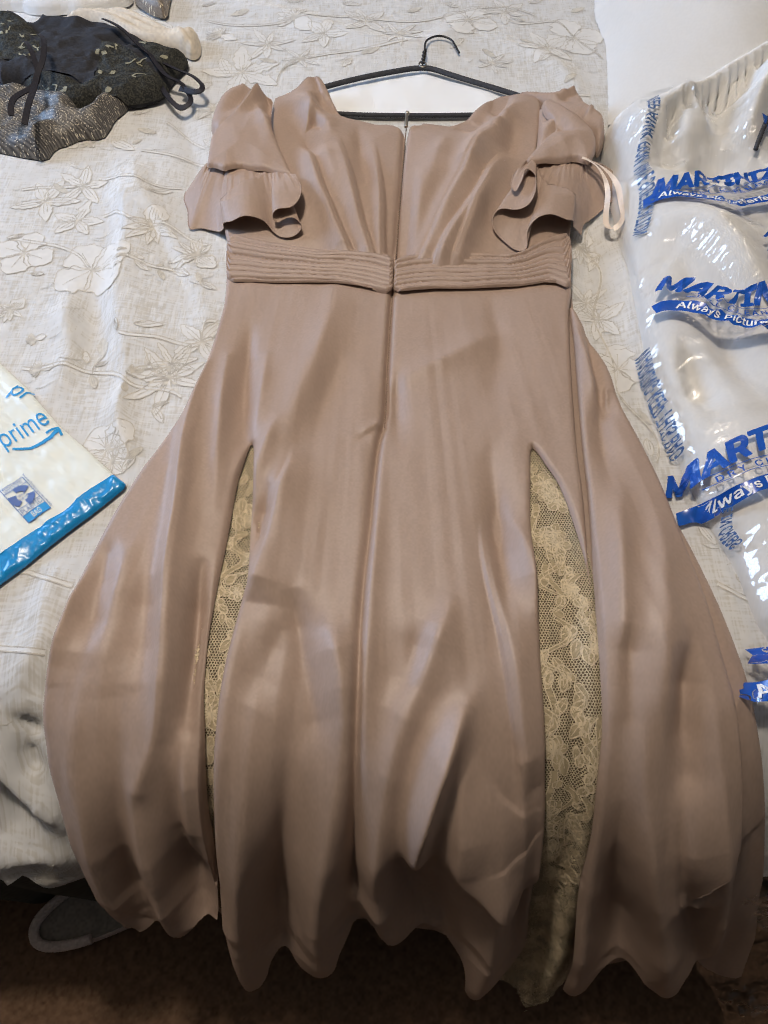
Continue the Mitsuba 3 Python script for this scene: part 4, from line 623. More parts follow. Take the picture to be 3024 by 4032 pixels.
put('floor', slab([-2.2, -2.0, FLOOR - .05], [2.2, 2.6, FLOOR]), 'm_carpet', False)
labels['floor'] = {'kind': 'structure', 'label': 'dark brown carpeted floor in front of the bed'}
put('ceiling', slab([-2.2, -2.0, 1.90], [2.2, 2.6, 1.95]), 'm_wall', False)
labels['ceiling'] = {'kind': 'structure', 'label': 'plain pale ceiling above the bed'}
put('wall', slab([-2.2, 2.35, FLOOR], [2.2, 2.45, 1.895]), 'm_wall', False)
labels['wall'] = {'kind': 'structure', 'label': 'plain pale wall behind the head of the bed'}
for k, (lo, hi) in enumerate((([-2.3, -2.0, FLOOR], [-2.2, 2.35, 1.895]), ([2.2, -2.0, FLOOR], [2.3, 2.35, 1.895]))):
    put('wall_%03d' % (k + 1), slab(lo, hi), 'm_wall', False)
    labels['wall_%03d' % (k + 1)] = {'kind': 'structure', 'label': 'plain pale wall %s of the bed' % ('left', 'right')[k]}
WX = -2.17
thing('window', 'daylit window beside the head of the bed', 'window')
put('window__frame', trimesh.util.concatenate([slab([WX - .05, .75, .25], [WX + .02, 1.95, .32]), slab([WX - .05, .75, 1.33], [WX + .02, 1.95, 1.40]), slab([WX - .05, .75, .322], [WX + .02, .82, 1.328]), slab([WX - .05, 1.88, .322], [WX + .02, 1.95, 1.328])]), 'm_white', False)
scene['window__pane'] = {'type': 'rectangle', 'to_world': T4().translate([WX, 1.35, .825]).rotate([0, 1, 0], 90).scale([.505, .53, 1]), 'emitter': {'type': 'area', 'radiance': rgb(*WINDOW_LIGHT)}}
thing('ceiling_lamp', 'ceiling lamp with three warm bulbs above the bed', 'lamp')
put('ceiling_lamp__base', trimesh.creation.cylinder(.09, .03, transform=trimesh.transformations.translation_matrix([-.28, .64, 1.884])), 'm_fixture', 40)
for k, b in enumerate(BULBS):
    put('ceiling_lamp__arm' + ('_%03d' % k if k else ''), tube([(-.28, .64, 1.87), (.5 * b[0] - .14, .5 * (b[1] + .64), 1.85), (b[0], b[1], b[2] + .05)], .008), 'm_fixture')
    scene['ceiling_lamp__bulb' + ('_%03d' % k if k else '')] = {'type': 'sphere', 'center': list(b), 'radius': .04, 'emitter': {'type': 'area', 'radiance': rgb(*BULB_LIGHT)}}

# ------------------------------------------------------------------ bed and bedspread
thing('bed', 'dark grey-green bed base showing below the edge of the bedspread', 'bed')
gx, gz = np.meshgrid(np.arange(-1.1, 1.2, .01), np.linspace(FLOOR, -.2, 24))
gyy = .05 + .012 * np.sin(gx * 55 + 3 * meshkit.noise(np.stack([gx * 5, gz, gz], -1), 2)) * (.2 - gz) / .8 + .03 * np.clip(gz + .35, 0, 1)
i = np.arange(gx.size).reshape(gx.shape)
quad = np.stack([i[:-1, :-1], i[:-1, 1:], i[1:, 1:], i[1:, :-1]], -1).reshape(-1, 4)
put('bed__valance', (np.stack([gx, gyy, gz], -1).reshape(-1, 3), quad), 'm_bedskirt')

hem = np.array(OUT['comforter_hem'])
xs = np.arange(-1.25, 1.3, .0042)
hq = np.interp(xs, hem[:, 0], hem[:, 1])
v = np.linspace(0, 1, 470)
X, V = np.meshgrid(xs, v)
Qg = 1.95 + (hq[None] - 1.95) * V
i = np.arange(X.size).reshape(X.shape)
quad = np.stack([i[1:, :-1], i[1:, 1:], i[:-1, 1:], i[:-1, :-1]], -1).reshape(-1, 4)
thing('bedspread', 'pale grey cotton bedspread printed with line-drawn flowers, under the dress', 'bedspread')
Hg = h_bed(X.ravel(), Qg.ravel())
put('bedspread__cover', (on_bed(X.ravel(), Qg.ravel(), Hg), quad), 'm_linen')

rng = np.random.default_rng(7)
lines, petals, leaves = [], [], []


def petal(c, ang, L, w, blunt=.6, fill=True, veins=2, tone=None):
    """One printed petal or leaf: a filled shape, its drawn outline and veins."""
    t = np.linspace(0, 1, 13)
    prof = np.sin(math.pi * t ** blunt) ** .8 * w / 2
    prof[[0, -1]] = 0
    wob = 1 + .14 * rng.standard_normal(13)
    up = np.stack([t * L, prof * wob], -1); dn = np.stack([t * L, -prof * wob[::-1]], -1)[::-1]
    R = np.array([[math.cos(ang), -math.sin(ang)], [math.sin(ang), math.cos(ang)]])
    o = np.vstack([up, dn[1:-1]]) @ R.T + c
    if fill:
        (petals if tone is None else leaves).append(fill2d(o, .007))
    o = np.vstack([o, o[:1]])
    a = rng.uniform(.7, 1.3) * .0014
    lines.append(strip2d(o[:14], a, a * .6, .004, False)); lines.append(strip2d(o[13:], a * .5, a * 1.2, .004, False))
    for k in range(veins):
        f = (k + 1) / (veins + 1) * 2 - 1
        l = np.stack([np.linspace(.1, rng.uniform(.5, .85), 5) * L, f * np.interp(np.linspace(.1, .7, 5), t, prof) * .9], -1) @ R.T + c
        lines.append(strip2d(l, .0007, .0009, .006, False))


def pairs(name):
    p = np.array(OUT[name]).reshape(-1, 2, 2)
    for c, tip in p:
        d = tip - c
        yield c, math.atan2(d[1], d[0]), np.hypot(*d)


def spray(c, n, r, r0=.004):
    for k in range(n):
        a = rng.uniform(0, 6.28); u = np.array([math.cos(a), math.sin(a)])
        lines.append(strip2d([c + u * r0, c + u * r * rng.uniform(.5, 1)], .0011, .0006, .006, False))


for c, a, L in pairs('m_star'):
    n = 5
    for k in range(n):
        petal(c, a + k * 2 * math.pi / n + rng.normal(0, .2), L * rng.uniform(.7, 1), L * .34, .8)
    spray(c, 7, L * .3)
for c, a, L in pairs('m_lily'):
    for k in range(7):
        petal(c, a + k * .9 + rng.normal(0, .15), L * rng.uniform(.55, 1), L * .2, .75, veins=1)
    spray(c, 9, L * .4)
for c, a, L in pairs('m_big'):
    for k in range(4):
        petal(c, a + k * 1.57 + rng.normal(0, .15), L * rng.uniform(.85, 1), L * .85, 1.1, veins=1)
    spray(c, 8, L * .3)
for c, a, L in pairs('m_cone'):
    petal(c, a, L, L * .8, .9, veins=5)
    for k in range(7):
        petal(c, a + 1.5 + k * .5 + rng.normal(0, .1), L * rng.uniform(.8, 1.2), L * .28, .7, veins=1)
    spray(c, 16, L * .6)
for c, a, L in pairs('m_daisy'):
    for k in range(9):
        petal(c, a - 1.2 + k * .32, L * rng.uniform(.8, 1), L * .22, 1.1, veins=1)
    petal(c, a + math.pi, L * 1.1, L * .7, .9, veins=0)
    spray(c, 7, L * .4)
for nm in ('m_leaf', 'm_leaf2'):
    for k, (c, a, L) in enumerate(pairs(nm)):
        petal(c, a, L, L * rng.uniform(.28, .42), .85, tone=1 if k % 3 == 0 else None, veins=2)
k = 0
while f's_{k}' in OUT:
    l = np.array(OUT[f's_{k}']); off = np.array([0, .0022])
    lines.append(strip2d(l + off, .0013, .0010)); lines.append(strip2d(l - off, .0011, .0015))
    petals.append(strip2d(l, .0036))
    k += 1
# thin engraved hatch marks of the print, scattered between the flowers
for k in range(420):
    c = np.array([rng.uniform(-.8, .75), rng.uniform(.1, 1.35)])
    a = rng.normal(0, .35); L = rng.uniform(.008, .03)
    lines.append(strip2d([c, c + L * .5 * np.array([math.cos(a), math.sin(a)]), c + L * np.array([math.cos(a + .3), math.sin(a + .3)])], .0008, .0005, .006))
flat_print('bedspread__petal_print', petals, 'm_petal', h_bed, .0005)
flat_print('bedspread__leaf_print', leaves, 'm_leaf', h_bed, .0006)
flat_print('bedspread__line_print', lines, 'm_print', h_bed, .0008)
for k in ('petal_print', 'leaf_print', 'line_print'): labels['bedspread__' + k] = {'kind': 'stuff'}

# ------------------------------------------------------------------ the dress
thing('dress', 'long taupe evening dress with pleated waistband and lace insets, laid out on the bed', 'dress')


def flow(x, q, d):
    wid = np.interp(q, [-.45, -.1, .12, .3, .66], [.44, .40, .34, .29, .22])
    u = (x + .005) / wid
    a = np.interp(q, [-.3, .05, .3, .62], [.014, .009, .005, .0018])
    rid = .5 - np.abs(n2(u + .05 * np.sin(q * 9), q, 7, .5, 25, 1)) * 2
    return .6 * a * rid + .8 * a * n2(u, q, 6, 1.1, 21) + .5 * a * n2(u, q, 15, 2.0, 22) + .0016 * n2(x, q, 40, 25, 23) + .0006 * n2(u, q, 38, 5, 26)


def puff(x, q, d):
    return np.interp(q, [-.5, -.1, .05, .15, .3], [.012, .012, .014, .006, 0]) * np.clip(d / .05, 0, 1)


cloth('dress__underskirt', 'under', 'm_taupe', .001, .001, .01, .006, hem=True, extra=lambda x, q, d: .25 * flow(x, q, d))
# lace insets: hexagonal net, woven flowers with corded edges, dark sheet added as shade in the holes
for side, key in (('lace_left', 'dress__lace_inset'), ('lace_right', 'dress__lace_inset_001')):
    pts, hh = cloth(key + '__shade_backing', side, 'm_lace_shade', .0062, .001, .004, .004, side, hem=True)
    pg = shapely.Polygon(OUT[side]).buffer(0)
    hl = HEIGHT[key + '__shade_backing']
    lo, hi = pts.min(0), pts.max(0)
    A, B = .0025, .0042
    segs = []
    for r in range(int((hi[1] - lo[1]) / B * 2) + 2):
        for c in range(int((hi[0] - lo[0]) / A) + 2):
            x0, y0 = lo[0] + (c + .5 * (r % 2)) * A, lo[1] + r * B * .5
            segs += [((x0, y0), (x0, y0 + B * .24)), ((x0, y0 + B * .24), (x0 + A / 2, y0 + B * .5)), ((x0, y0 + B * .24), (x0 - A / 2, y0 + B * .5))]
    segs = np.array(segs); mid = segs.mean(1)
    mid_ok = shapely.contains_xy(pg, mid[:, 0], mid[:, 1]); segs = segs[mid_ok]
    segs = segs + .0004 * (meshkit.noise(np.concatenate([segs * 300, segs[..., :1] * 0], -1), 3)[..., None] - .5) * 2
    d = segs[:, 1] - segs[:, 0]; nr = np.stack([-d[:, 1], d[:, 0]], -1) / np.linalg.norm(d, axis=1, keepdims=True) * .00043
    vv = np.stack([segs[:, 0] + nr, segs[:, 0] - nr, segs[:, 1] + nr, segs[:, 1] - nr], 1).reshape(-1, 2)
    j = np.arange(len(segs)) * 4
    ff = np.vstack([np.stack([j, j + 1, j + 3], -1), np.stack([j, j + 3, j + 2], -1)])
    put(key + '__net', (on_bed(vv[:, 0], vv[:, 1], hl(vv[:, 0], vv[:, 1]) + .0016), fix_up(vv, ff)), 'm_lace')
    labels[key + '__net'] = {'kind': 'stuff'}
    saved = lines, petals, leaves
    lines, petals, leaves = [], [], []
    q0 = hi[1] - .035
    while q0 > lo[1]:
        row = shapely.LineString([(lo[0] - .1, q0), (hi[0] + .1, q0)]).intersection(pg)
        if not row.is_empty:
            a, b = row.bounds[0], row.bounds[2]
            for _ in range(1 if b - a < .03 else (2 if b - a < .045 else 3)):
                c = np.array([rng.uniform(a, b), q0 + rng.normal(0, .012)])
                kind = rng.integers(0, 3); L = rng.uniform(.010, .019)
                if kind == 0:
                    n = 5
                    for k in range(n): petal(c, k * 6.28 / n + rng.uniform(-.2, .2), L * .8, L * .6, .9, veins=1)
                elif kind == 1:
                    for k in range(4): petal(c + np.array([.004 * k, -.006 * k]), rng.uniform(-2.4, -.6), L, L * .5, .85, veins=1)
                else:
                    s = rng.uniform(-.015, .015, 2)
                    l = c + np.array([(0, 0), (s[0], -.015), (s[1], -.03), (s[0] * .5, -.045)])
                    petals.append(strip2d(l, .006, .002)); lines.append(strip2d(l + [.003, 0], .001)); lines.append(strip2d(l - [.003, 0], .001))
                    for k in range(3): petal(l[k + 1], rng.uniform(0, 6.28), L * .7, L * .45, .85, veins=0)
        q0 -= .022
    for nm, parts, up in (('woven_flowers', petals, .0021), ('cord', lines, .0027)):
        vv, ff = join(parts); ff = fix_up(vv, ff)
        ff = ff[shapely.contains_xy(pg.buffer(.001), *vv[ff].mean(1).T)]
        put(f'{key}__{nm}', (on_bed(vv[:, 0], vv[:, 1], hl(vv[:, 0], vv[:, 1]) + up), ff), 'm_lacecord' if nm == 'cord' else 'm_lacefill')
        labels[f'{key}__{nm}'] = {'kind': 'stuff'}
    lines, petals, leaves = saved
labels['dress__lace_inset'] = {'label': 'narrow beige lace inset left of the centre seam'}
labels['dress__lace_inset_001'] = {'label': 'wide beige lace inset right of the centre seam'}

def under_skirt(x, q):
    h = HEIGHT['dress__underskirt'](x, q)
    for side, key in (('lace_left', 'dress__lace_inset'), ('lace_right', 'dress__lace_inset_001')):
        h = np.where(shapely.contains_xy(shapely.Polygon(OUT[side]).buffer(0), x, q), np.maximum(h, HEIGHT[key + '__shade_backing'](x, q) + .0028), h)
    return h


cloth('dress__skirt', 'skirt', 'm_taupe', .0115, .005, .006, .0019, 'skirt', lambda x, q, d: (flow(x, q, d) + puff(x, q, d)) * np.clip(d / .02, 0, 1), hem=True, under=under_skirt)
cloth('dress__back_panel', 'back', 'm_taupe', .004, .007, .010, .003, 'side', lambda x, q, d: flow(x, q, d) * np.clip(d / .02, 0, 1), hem=True)
cloth('dress__side_panel', 'side', 'm_taupe', .011, .006, .006, .0022, 'side', lambda x, q, d: (flow(x, q, d) + puff(x, q, d)) * np.clip(d / .02, 0, 1), hem=True, under=under_skirt)

# bodice and waistband
cloth('dress__bodice', 'bodice_l', 'm_taupe', .019, .005, .005, .0018, 'bodice_l', lambda x, q, d: .006 * n2(x, q, 14, 8, 31) + .006 * np.clip(d / .05, 0, 1) - .013 * np.clip((.76 - q) / .06, 0, 1), under=lambda x, q: h_bed(x, q) + np.interp(q, [.7, .8], [.006, .016]))
cloth('dress__bodice_001', 'bodice_r', 'm_taupe', .019, .005, .005, .0018, 'bodice_r', lambda x, q, d: .006 * n2(x, q, 14, 8, 32) + .006 * np.clip(d / .05, 0, 1) - .013 * np.clip((.76 - q) / .06, 0, 1), under=lambda x, q: h_bed(x, q) + np.interp(q, [.7, .8], [.006, .016]))
for key, nm, sg in (('dress__waistband', 'band_l', 1), ('dress__waistband_001', 'band_r', -1)):
    o = np.array(OUT[nm]); m = o[:, 1].mean()
    xx = np.linspace(o[:, 0].min() + .002, o[:, 0].max() - .002, 60); pg = shapely.Polygon(o)
    tb = np.array([shapely.LineString([(a, -9), (a, 9)]).intersection(pg).bounds for a in xx])

    def pleats(x, q, d, sg=sg, xx=xx, tb=tb):
        lo_, hi_ = np.interp(x, xx, tb[:, 1]), np.interp(x, xx, tb[:, 3])
        v = (hi_ - q) / (hi_ - lo_) * 8.3
        v = v + 1.5 * n2(x, q, 7, 2, 41 + sg) + .7 * n2(x, q, 22, 8, 43)
        f = v - np.floor(v); amp = .35 + 1.2 * meshkit.noise(np.stack([np.floor(v) * 3.1, x * 7, x * 0], -1), 4)
        return .0048 * amp * np.sqrt(np.clip(1 - (f * 1.04 - .30) ** 2 / .62, 0, 1)) * np.where(f < .12, f / .12, 1) + .003 * n2(x, q, 10, 4, 45)
    cloth(key, nm, 'm_taupe', .0145, .004, .004, .0011, None, pleats)


# sleeves
def over(key, outline):
    """Height of what lies under a sleeve: the bodice where there is one, else the bed."""
    pg = shapely.Polygon(OUT[outline]).buffer(0); f = HEIGHT[key]
    return lambda x, q: np.where(shapely.contains_xy(pg, x, q), f(x, q), h_bed(x, q))


def flounce(key, hem, top, hh, below, outline, ht, bsdf='m_taupe', bulge=.006):
    a, b = np.array(OUT[hem]), np.array(OUT[top])
    n = len(a); b = np.stack([np.interp(np.linspace(0, 1, n), np.linspace(0, 1, len(b)), b[:, c]) for c in (0, 1)], -1)
    hh = np.interp(np.linspace(0, 1, n), np.linspace(0, 1, len(hh)), hh)
    k = np.r_[0, np.cumsum(np.hypot(*np.diff(a, axis=0).T) + .002)]
    t = np.linspace(0, k[-1], 420)
    A = CubicSpline(k, a)(t); B = np.stack([np.interp(t, k, b[:, c]) for c in (0, 1)], -1)
    Ha = np.convolve(np.pad(np.interp(t, k, hh), 6, 'edge'), np.ones(13) / 13, 'valid')
    s = np.linspace(0, 1, 60)[:, None]
    x = B[None, :, 0] * (1 - s) + A[None, :, 0] * s; q = B[None, :, 1] * (1 - s) + A[None, :, 1] * s
    ground = over(below, outline)(x.ravel(), q.ravel()).reshape(x.shape)
    ground = np.maximum(ndimage.gaussian_filter(ground, (3, 9), mode='nearest'), ground + .001)
    h = (h_bed(x.ravel(), q.ravel()).reshape(x.shape) + .031) * (1 - s) + (ground + Ha[None]) * s + bulge * np.sin(math.pi * s) * (1 - .4 * s)
    h = h + .007 * n2(t[None].repeat(60, 0).ravel(), s.repeat(420, 1).ravel(), 70, 1.5, 51).reshape(x.shape) * (1 - s) + .005 * n2(x.ravel(), q.ravel(), 22, 16, 51).reshape(x.shape) * np.sin(math.pi * np.clip(s, 0, 1))
    h = np.maximum(h, ground + .0015)
    e = on_bed(A[:, 0], A[:, 1], h[-1] + .0003)
    x, q, h = x.ravel(), q.ravel(), h.ravel()
    i = np.arange(len(x)).reshape(60, 420)
    quad = np.stack([i[1:, :-1], i[1:, 1:], i[:-1, 1:], i[:-1, :-1]], -1).reshape(-1, 4)
    put(key, (on_bed(x, q, h), quad), bsdf)
    # the stitched roll along the hem
    put(key + '_hem', tube(e, .0005, 6, False, 300), bsdf)


cloth('dress__sleeve', 'sleeve_l_back', 'm_taupe', .010, .020, .020, .0025, 'sleeve_l_back')
cloth('dress__sleeve__upper_flounce', 'sleeve_l_top', 'm_taupe', .034, .006, .006, .0020, 'sleeve_l_top', lambda x, q, d: .006 * np.clip(d / .04, 0, 1) + .007 * n2(x + .2 * q, q, 34, 9, 54), under=lambda x, q: over('dress__bodice', 'bodice_l')(x, q) + .002)
flounce('dress__sleeve__lower_flounce', 'fl_l_hem', 'fl_l_top', [.004,.004,.004,.002,.002,.004,.010,.018,.024,.024,.018,.010,.004,.002,.003,.006,.010,.016,.016,.012,.012,.015,.020,.026,.027,.024,.020,.016], 'dress__bodice', 'bodice_l', .010)
cloth('dress__sleeve_001', 'sleeve_r_back', 'm_taupe', .012, .020, .018, .0025, 'sleeve_r_back')
cloth('dress__sleeve_001__inner_flounce', 'sleeve_r_mid', 'm_taupe', .022, .008, .012, .0025, 'sleeve_r_mid')
cloth('dress__sleeve_001__upper_flounce', 'sleeve_r_top', 'm_taupe', .035, .006, .006, .0020, 'sleeve_r_top', lambda x, q, d: .006 * np.clip(d / .04, 0, 1) + .007 * n2(x - .3 * q, q, 30, 9, 55), under=lambda x, q: over('dress__bodice_001', 'bodice_r')(x, q) + .002)
flounce('dress__sleeve_001__lower_flounce', 'fl_r_hem', 'fl_r_top', [.012,.014,.018,.022,.024,.026,.026,.024,.022,.024,.026,.022,.018,.016,.012,.008,.005,.003,.002,.002,.004,.010,.018,.024,.026,.024,.018,.008,.008,.004,.004,.004,.006,.010,.012], 'dress__bodice_001', 'bodice_r', .010)

# zip, ribbon
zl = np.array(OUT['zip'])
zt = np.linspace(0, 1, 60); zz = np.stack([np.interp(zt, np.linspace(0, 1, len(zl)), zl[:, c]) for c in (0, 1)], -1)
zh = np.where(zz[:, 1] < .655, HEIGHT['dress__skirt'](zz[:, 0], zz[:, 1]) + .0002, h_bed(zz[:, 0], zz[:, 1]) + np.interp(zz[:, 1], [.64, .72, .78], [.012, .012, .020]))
put('dress__zip', tube(on_bed(zz[:, 0], zz[:, 1], zh), .0007, 6, False, 90), 'm_zip_gap_shade')
p0 = on_bed(zl[0, 0], zl[0, 1], .039)
put('dress__zip__pull', trimesh.util.concatenate([trimesh.Trimesh(*tube([p0 + [0, 0, 0], p0 + [-.001, -.012, .001], p0 + [-.002, -.026, -.003]], .0016, 8, r1=.0026)), trimesh.creation.icosphere(2, .0032).apply_translation(p0)]), 'm_metal')
for k, nm in enumerate(('ribbon_a', 'ribbon_b')):
    v2, f2 = strip2d(OUT[nm], .005, .0058, .003)
    t = np.repeat(np.linspace(0, 1, len(v2) // 2), 2)
    sidew = np.tile([.0, .004], len(v2) // 2)
    hh = (.046 if k == 0 else .041) * (1 - t) + .018 * t + .006 * np.sin(math.pi * t) + sidew * np.sin(t * 7 + k)
    put('dress__ribbon_loop' + ('_001' if k else ''), (on_bed(v2[:, 0], v2[:, 1], hh + h_bed(v2[:, 0], v2[:, 1])), f2), 'm_satin')
labels['dress__ribbon_loop'] = {'label': 'pale satin hanging ribbon at the right sleeve'}

# ------------------------------------------------------------------ the hanger
thing('hanger', 'black foam-covered wire hanger with white paper cover, in the neck of the dress', 'clothes hanger')
l = np.array(OUT['hang_top']); put('hanger__arm', tube(on_bed(l[:, 0], l[:, 1], .018 + 0 * l[:, 0]), .0036, 10, n=120), 'm_foam')
l = np.array(OUT['hang_bar']); put('hanger__bar', tube(on_bed(l[:, 0], l[:, 1], .016 + 0 * l[:, 0]), .0028, 10), 'm_foam')
l = np.array(OUT['hook']); hk = on_bed(l[:, 0], l[:, 1], np.r_[.020, .021, .022, .022, .022, .022, .021, .021, .020, .019, .018, .017, .016, .015])
put('hanger__hook', tube(hk, .0015, 8, n=120), 'm_wire')
tw = []
for k in range(60):
    t = k / 59; c = hk[0] * (1 - t) + hk[3] * t
    tw.append(c + .0022 * np.array([math.cos(t * 26), 0, math.sin(t * 26)]))
put('hanger__twist', tube(tw, .0012, 6, n=160), 'm_wire')
ring = [hk[0] + np.array([.005 * math.cos(a), -.002 + .007 * math.sin(a), .001]) for a in np.linspace(0, 6.28, 24)]
put('hanger__ring', tube(ring, .0012, 6, n=60), 'm_metal')
cloth('hanger__paper_cover', 'paper', 'm_paper', .003, .003, .02, .003, None, lambda x, q, d: .004 * n2(x, q, 28, 9, 61) + .006 * np.abs(n2(x + .4 * q, q, 16, 5, 62)))

# ------------------------------------------------------------------ white pillow, gathered sheet, dry-cleaning bag
edge = lambda a, b: cKDTree(dense(OUT['pillow'][a:b] + OUT['pillow'][a:b][::-1], .004))
pl_, ps_ = edge(0, 12), edge(12, 19)


def plump(x, q, d):
    p = np.stack([x, q], -1)
    f = lambda t, w: np.sin(math.pi / 2 * np.clip(t.query(p)[0] / w, 0, 1))
    return .130 * f(pl_, .30) ** .8 * (.5 + .5 * f(ps_, .20) ** .7)


thing('pillow', 'plump plain white pillow in the upper right corner of the bed', 'pillow')
cloth('pillow__case', 'pillow', 'm_white', .0, .0, .15, .006, None, lambda x, q, d: plump(x, q, d) + .02 * n2(x, q, 5, 5, 71) * np.clip(d / .06, 0, 1) + .004 * n2(x, q, 20, 16, 72) * np.clip(d / .03, 0, 1))
thing('gathered_sheet', 'crumpled white gathered sheet under the clear printed bag', 'sheet')
cloth('gathered_sheet__fabric', 'sheet', 'm_white', .0, .05, .09, .004, 'sheet', lambda x, q, d: .045 * np.exp(-(ps_.query(np.stack([x, q], -1))[0] / .09)) * np.clip(d / .03, 0, 1) + .014 * n2(x, q, 8, 7, 73) * np.clip(d / .05, 0, 1) + .004 * n2(x, q, 26, 20, 74) * np.clip(d / .03, 0, 1))
hs = HEIGHT['gathered_sheet__fabric']
sp = shapely.Polygon(OUT['sheet']).buffer(0)


def under_bag(x, q):
    inside = shapely.contains_xy(sp, x, q)
    return np.where(inside, hs(x, q), h_bed(x, q))


def crinkle(x, q, d):
    a = .8 * x + .6 * q; b = -.6 * x + .8 * q
    r1 = 1 - 2 * np.abs(n2(a, b, 5, 13, 81, 1)) * 1.6
    r2 = 1 - 2 * np.abs(n2(a, b, 22, 34, 82, 1)) * 1.6
    r3 = 1 - 2 * np.abs(n2(x, q, 70, 60, 83, 1)) * 1.6
    patch = np.clip(n2(x, q, 9, 9, 84) * 5 + .4, 0, 1)
    return .009 * np.clip(r1, 0, 1) ** 8 + .005 * np.clip(r2, 0, 1) ** 6 * (.4 + patch) + .0045 * np.clip(r3, 0, 1) ** 3 * (.12 + patch) + .0016 * np.clip(1 - np.abs(n2(a + .3 * b, b, 60, 150, 85, 1)) * 4, 0, 1) ** 3 * (.3 + patch)


thing('garment_bag', 'clear plastic dry-cleaning bag with blue lettering, over the white sheet at the right', 'plastic bag')
pts, tri, d = sheet2d(OUT['bag'], .0017, 1)
x, q = pts.T
ub = under_bag(x, q)
# the film bridges the hollows of what it covers
hb_ = np.maximum(ub, h_bed(x, q) + .052 * bump_edge(d, .09) * (q > -.05)) + .0035 + crinkle(x, q, d) * np.clip(d / .006, .2, 1)
tree_ = cKDTree(pts)


def h_bag(a, b):
    dd, ii = tree_.query(np.stack([a, b], -1), k=3); w = 1 / (dd + 1e-5)
    return (hb_[ii] * w).sum(-1) / w.sum(-1)


put('garment_bag__film', (on_bed(x, q, hb_), tri), 'm_film')


def band2d(line, w, edge=.006, length=None, off=0.0):
    line = np.array(line); cum = np.r_[0, np.cumsum(np.hypot(*np.diff(line, axis=0).T))]
    L = length or cum[-1]; n = int(L / edge) + 2; m = max(2, int(w / edge) + 1)
    a, b = np.meshgrid(np.linspace(0, L, n), np.linspace(0, w, m)); i = np.arange(a.size).reshape(a.shape)
    f = np.stack([i[:-1, :-1], i[:-1, 1:], i[1:, 1:], i[1:, :-1]], -1).reshape(-1, 4)
    f = np.vstack([f[:, [0, 1, 2]], f[:, [0, 2, 3]]])
    return along(np.stack([a.ravel(), b.ravel() + off], -1), line), f


ink, white = [], []
bag_n = {}


def bag_part(word, part, m, lift=.0012, label=None):
    k = bag_n[word] = bag_n.get(word, -1) + 1
    key = f'garment_bag__{word}' + (f'_{k:03d}' if k else '')
    flat_print(key, part if isinstance(part, list) else [part], m, h_bag, lift)
    labels[key] = {'kind': 'stuff'} if word in ('lettering', 'band_lettering', 'warning_lettering', 'name_plate') else {'label': label or 'blue printed band on the clear bag'}


for no, (hc, hb2) in {1: (.019, .013), 2: (.020, .0125), 3: (.021, .0135)}.items():
    v2, f2 = text2d('MARTINIZING', hc, True, .42, .004, 1.12)
    bag_part('lettering', [(along(v2 + o, OUT[f'b{no}_top']), f2) for o in ([0, 0], [.0018, 0], [.0018, .0016], [0, .0016])], 'm_bagink')
    # outlined plate with DRY CLEANING
    pl = OUT[f'b{no}_pill']
    plate = [band2d(pl, .0007, .006, None, off - .0018) for off in (0, .0105)]
    th = np.linspace(math.pi / 2, 1.5 * math.pi, 9); arc = np.stack([.0053 * np.cos(th), .0038 + .0053 * np.sin(th)], -1)
    av, af = strip2d(arc, .0008, None, .002); plate.append((along(av + [.0, 0], pl), af))
    v2, f2 = text2d('D R Y   C L E A N I N G', .0062, True, 0, .004, 1.15)
    bag_part('name_plate', plate + [(along(v2, pl, None, .010), f2)], 'm_bagink')
    bag_part('printed_band', band2d(OUT[f'b{no}_band'], hb2), 'm_bagink')
    v2, f2 = text2d('Always Picture Perfect', hb2 * .62, True, 0, .004, 1.2)
    bag_part('band_lettering', (along(v2 + [0, hb2 * .24], OUT[f'b{no}_band'], None, .018 if no != 1 else .012), f2), 'm_bagwhite', .0020)
for no in (4, 5, 6, 7):
    bag_part('printed_band', band2d(OUT[f'b{no}_band'], .012), 'm_bagink')
    v2, f2 = text2d('Always Picture', .0075, True, 0, .004, 1.2)
    bag_part('band_lettering', (along(v2 + [0, .003], OUT[f'b{no}_band'], None, .014), f2), 'm_bagwhite', .0020)
v2, f2 = text2d('MARTINIZING', .017, True, .42, .004, 1.1); bag_part('lettering', (along(v2, OUT['b5_top']), f2), 'm_bagink')
for nm, txt, hc, sq in (('warn_a', 'KEEP AWAY FROM  MAY E SUFFOCATION', .013, .42), ('warn_b', 'WARNING: KEEP THIS BAG', .0085, .55), ('warn_c', 'USE IN CRIBS', .006, .6)):
    v2, f2 = text2d(txt, hc, True, 0, .004, 1.0)
    L = np.hypot(*np.diff(np.array(OUT[nm]), axis=0).T).sum()
    v2[:, 0] *= L / v2[:, 0].max(); v2[:, 1] -= hc
    bag_part('warning_lettering', (along(v2, OUT[nm], mirror=-1), f2), 'm_baginkpale')      # seen from the back of the film: mirrored

thing('hanger_001', 'second black hanger, its curved end showing under the clear bag at the right edge', 'clothes hanger')
l = np.array(OUT['hanger2']); put('hanger_001__arm', tube(on_bed(l[:, 0], l[:, 1], h_bag(l[:, 0], l[:, 1]) - .001), .0028, 8), 'm_foam')

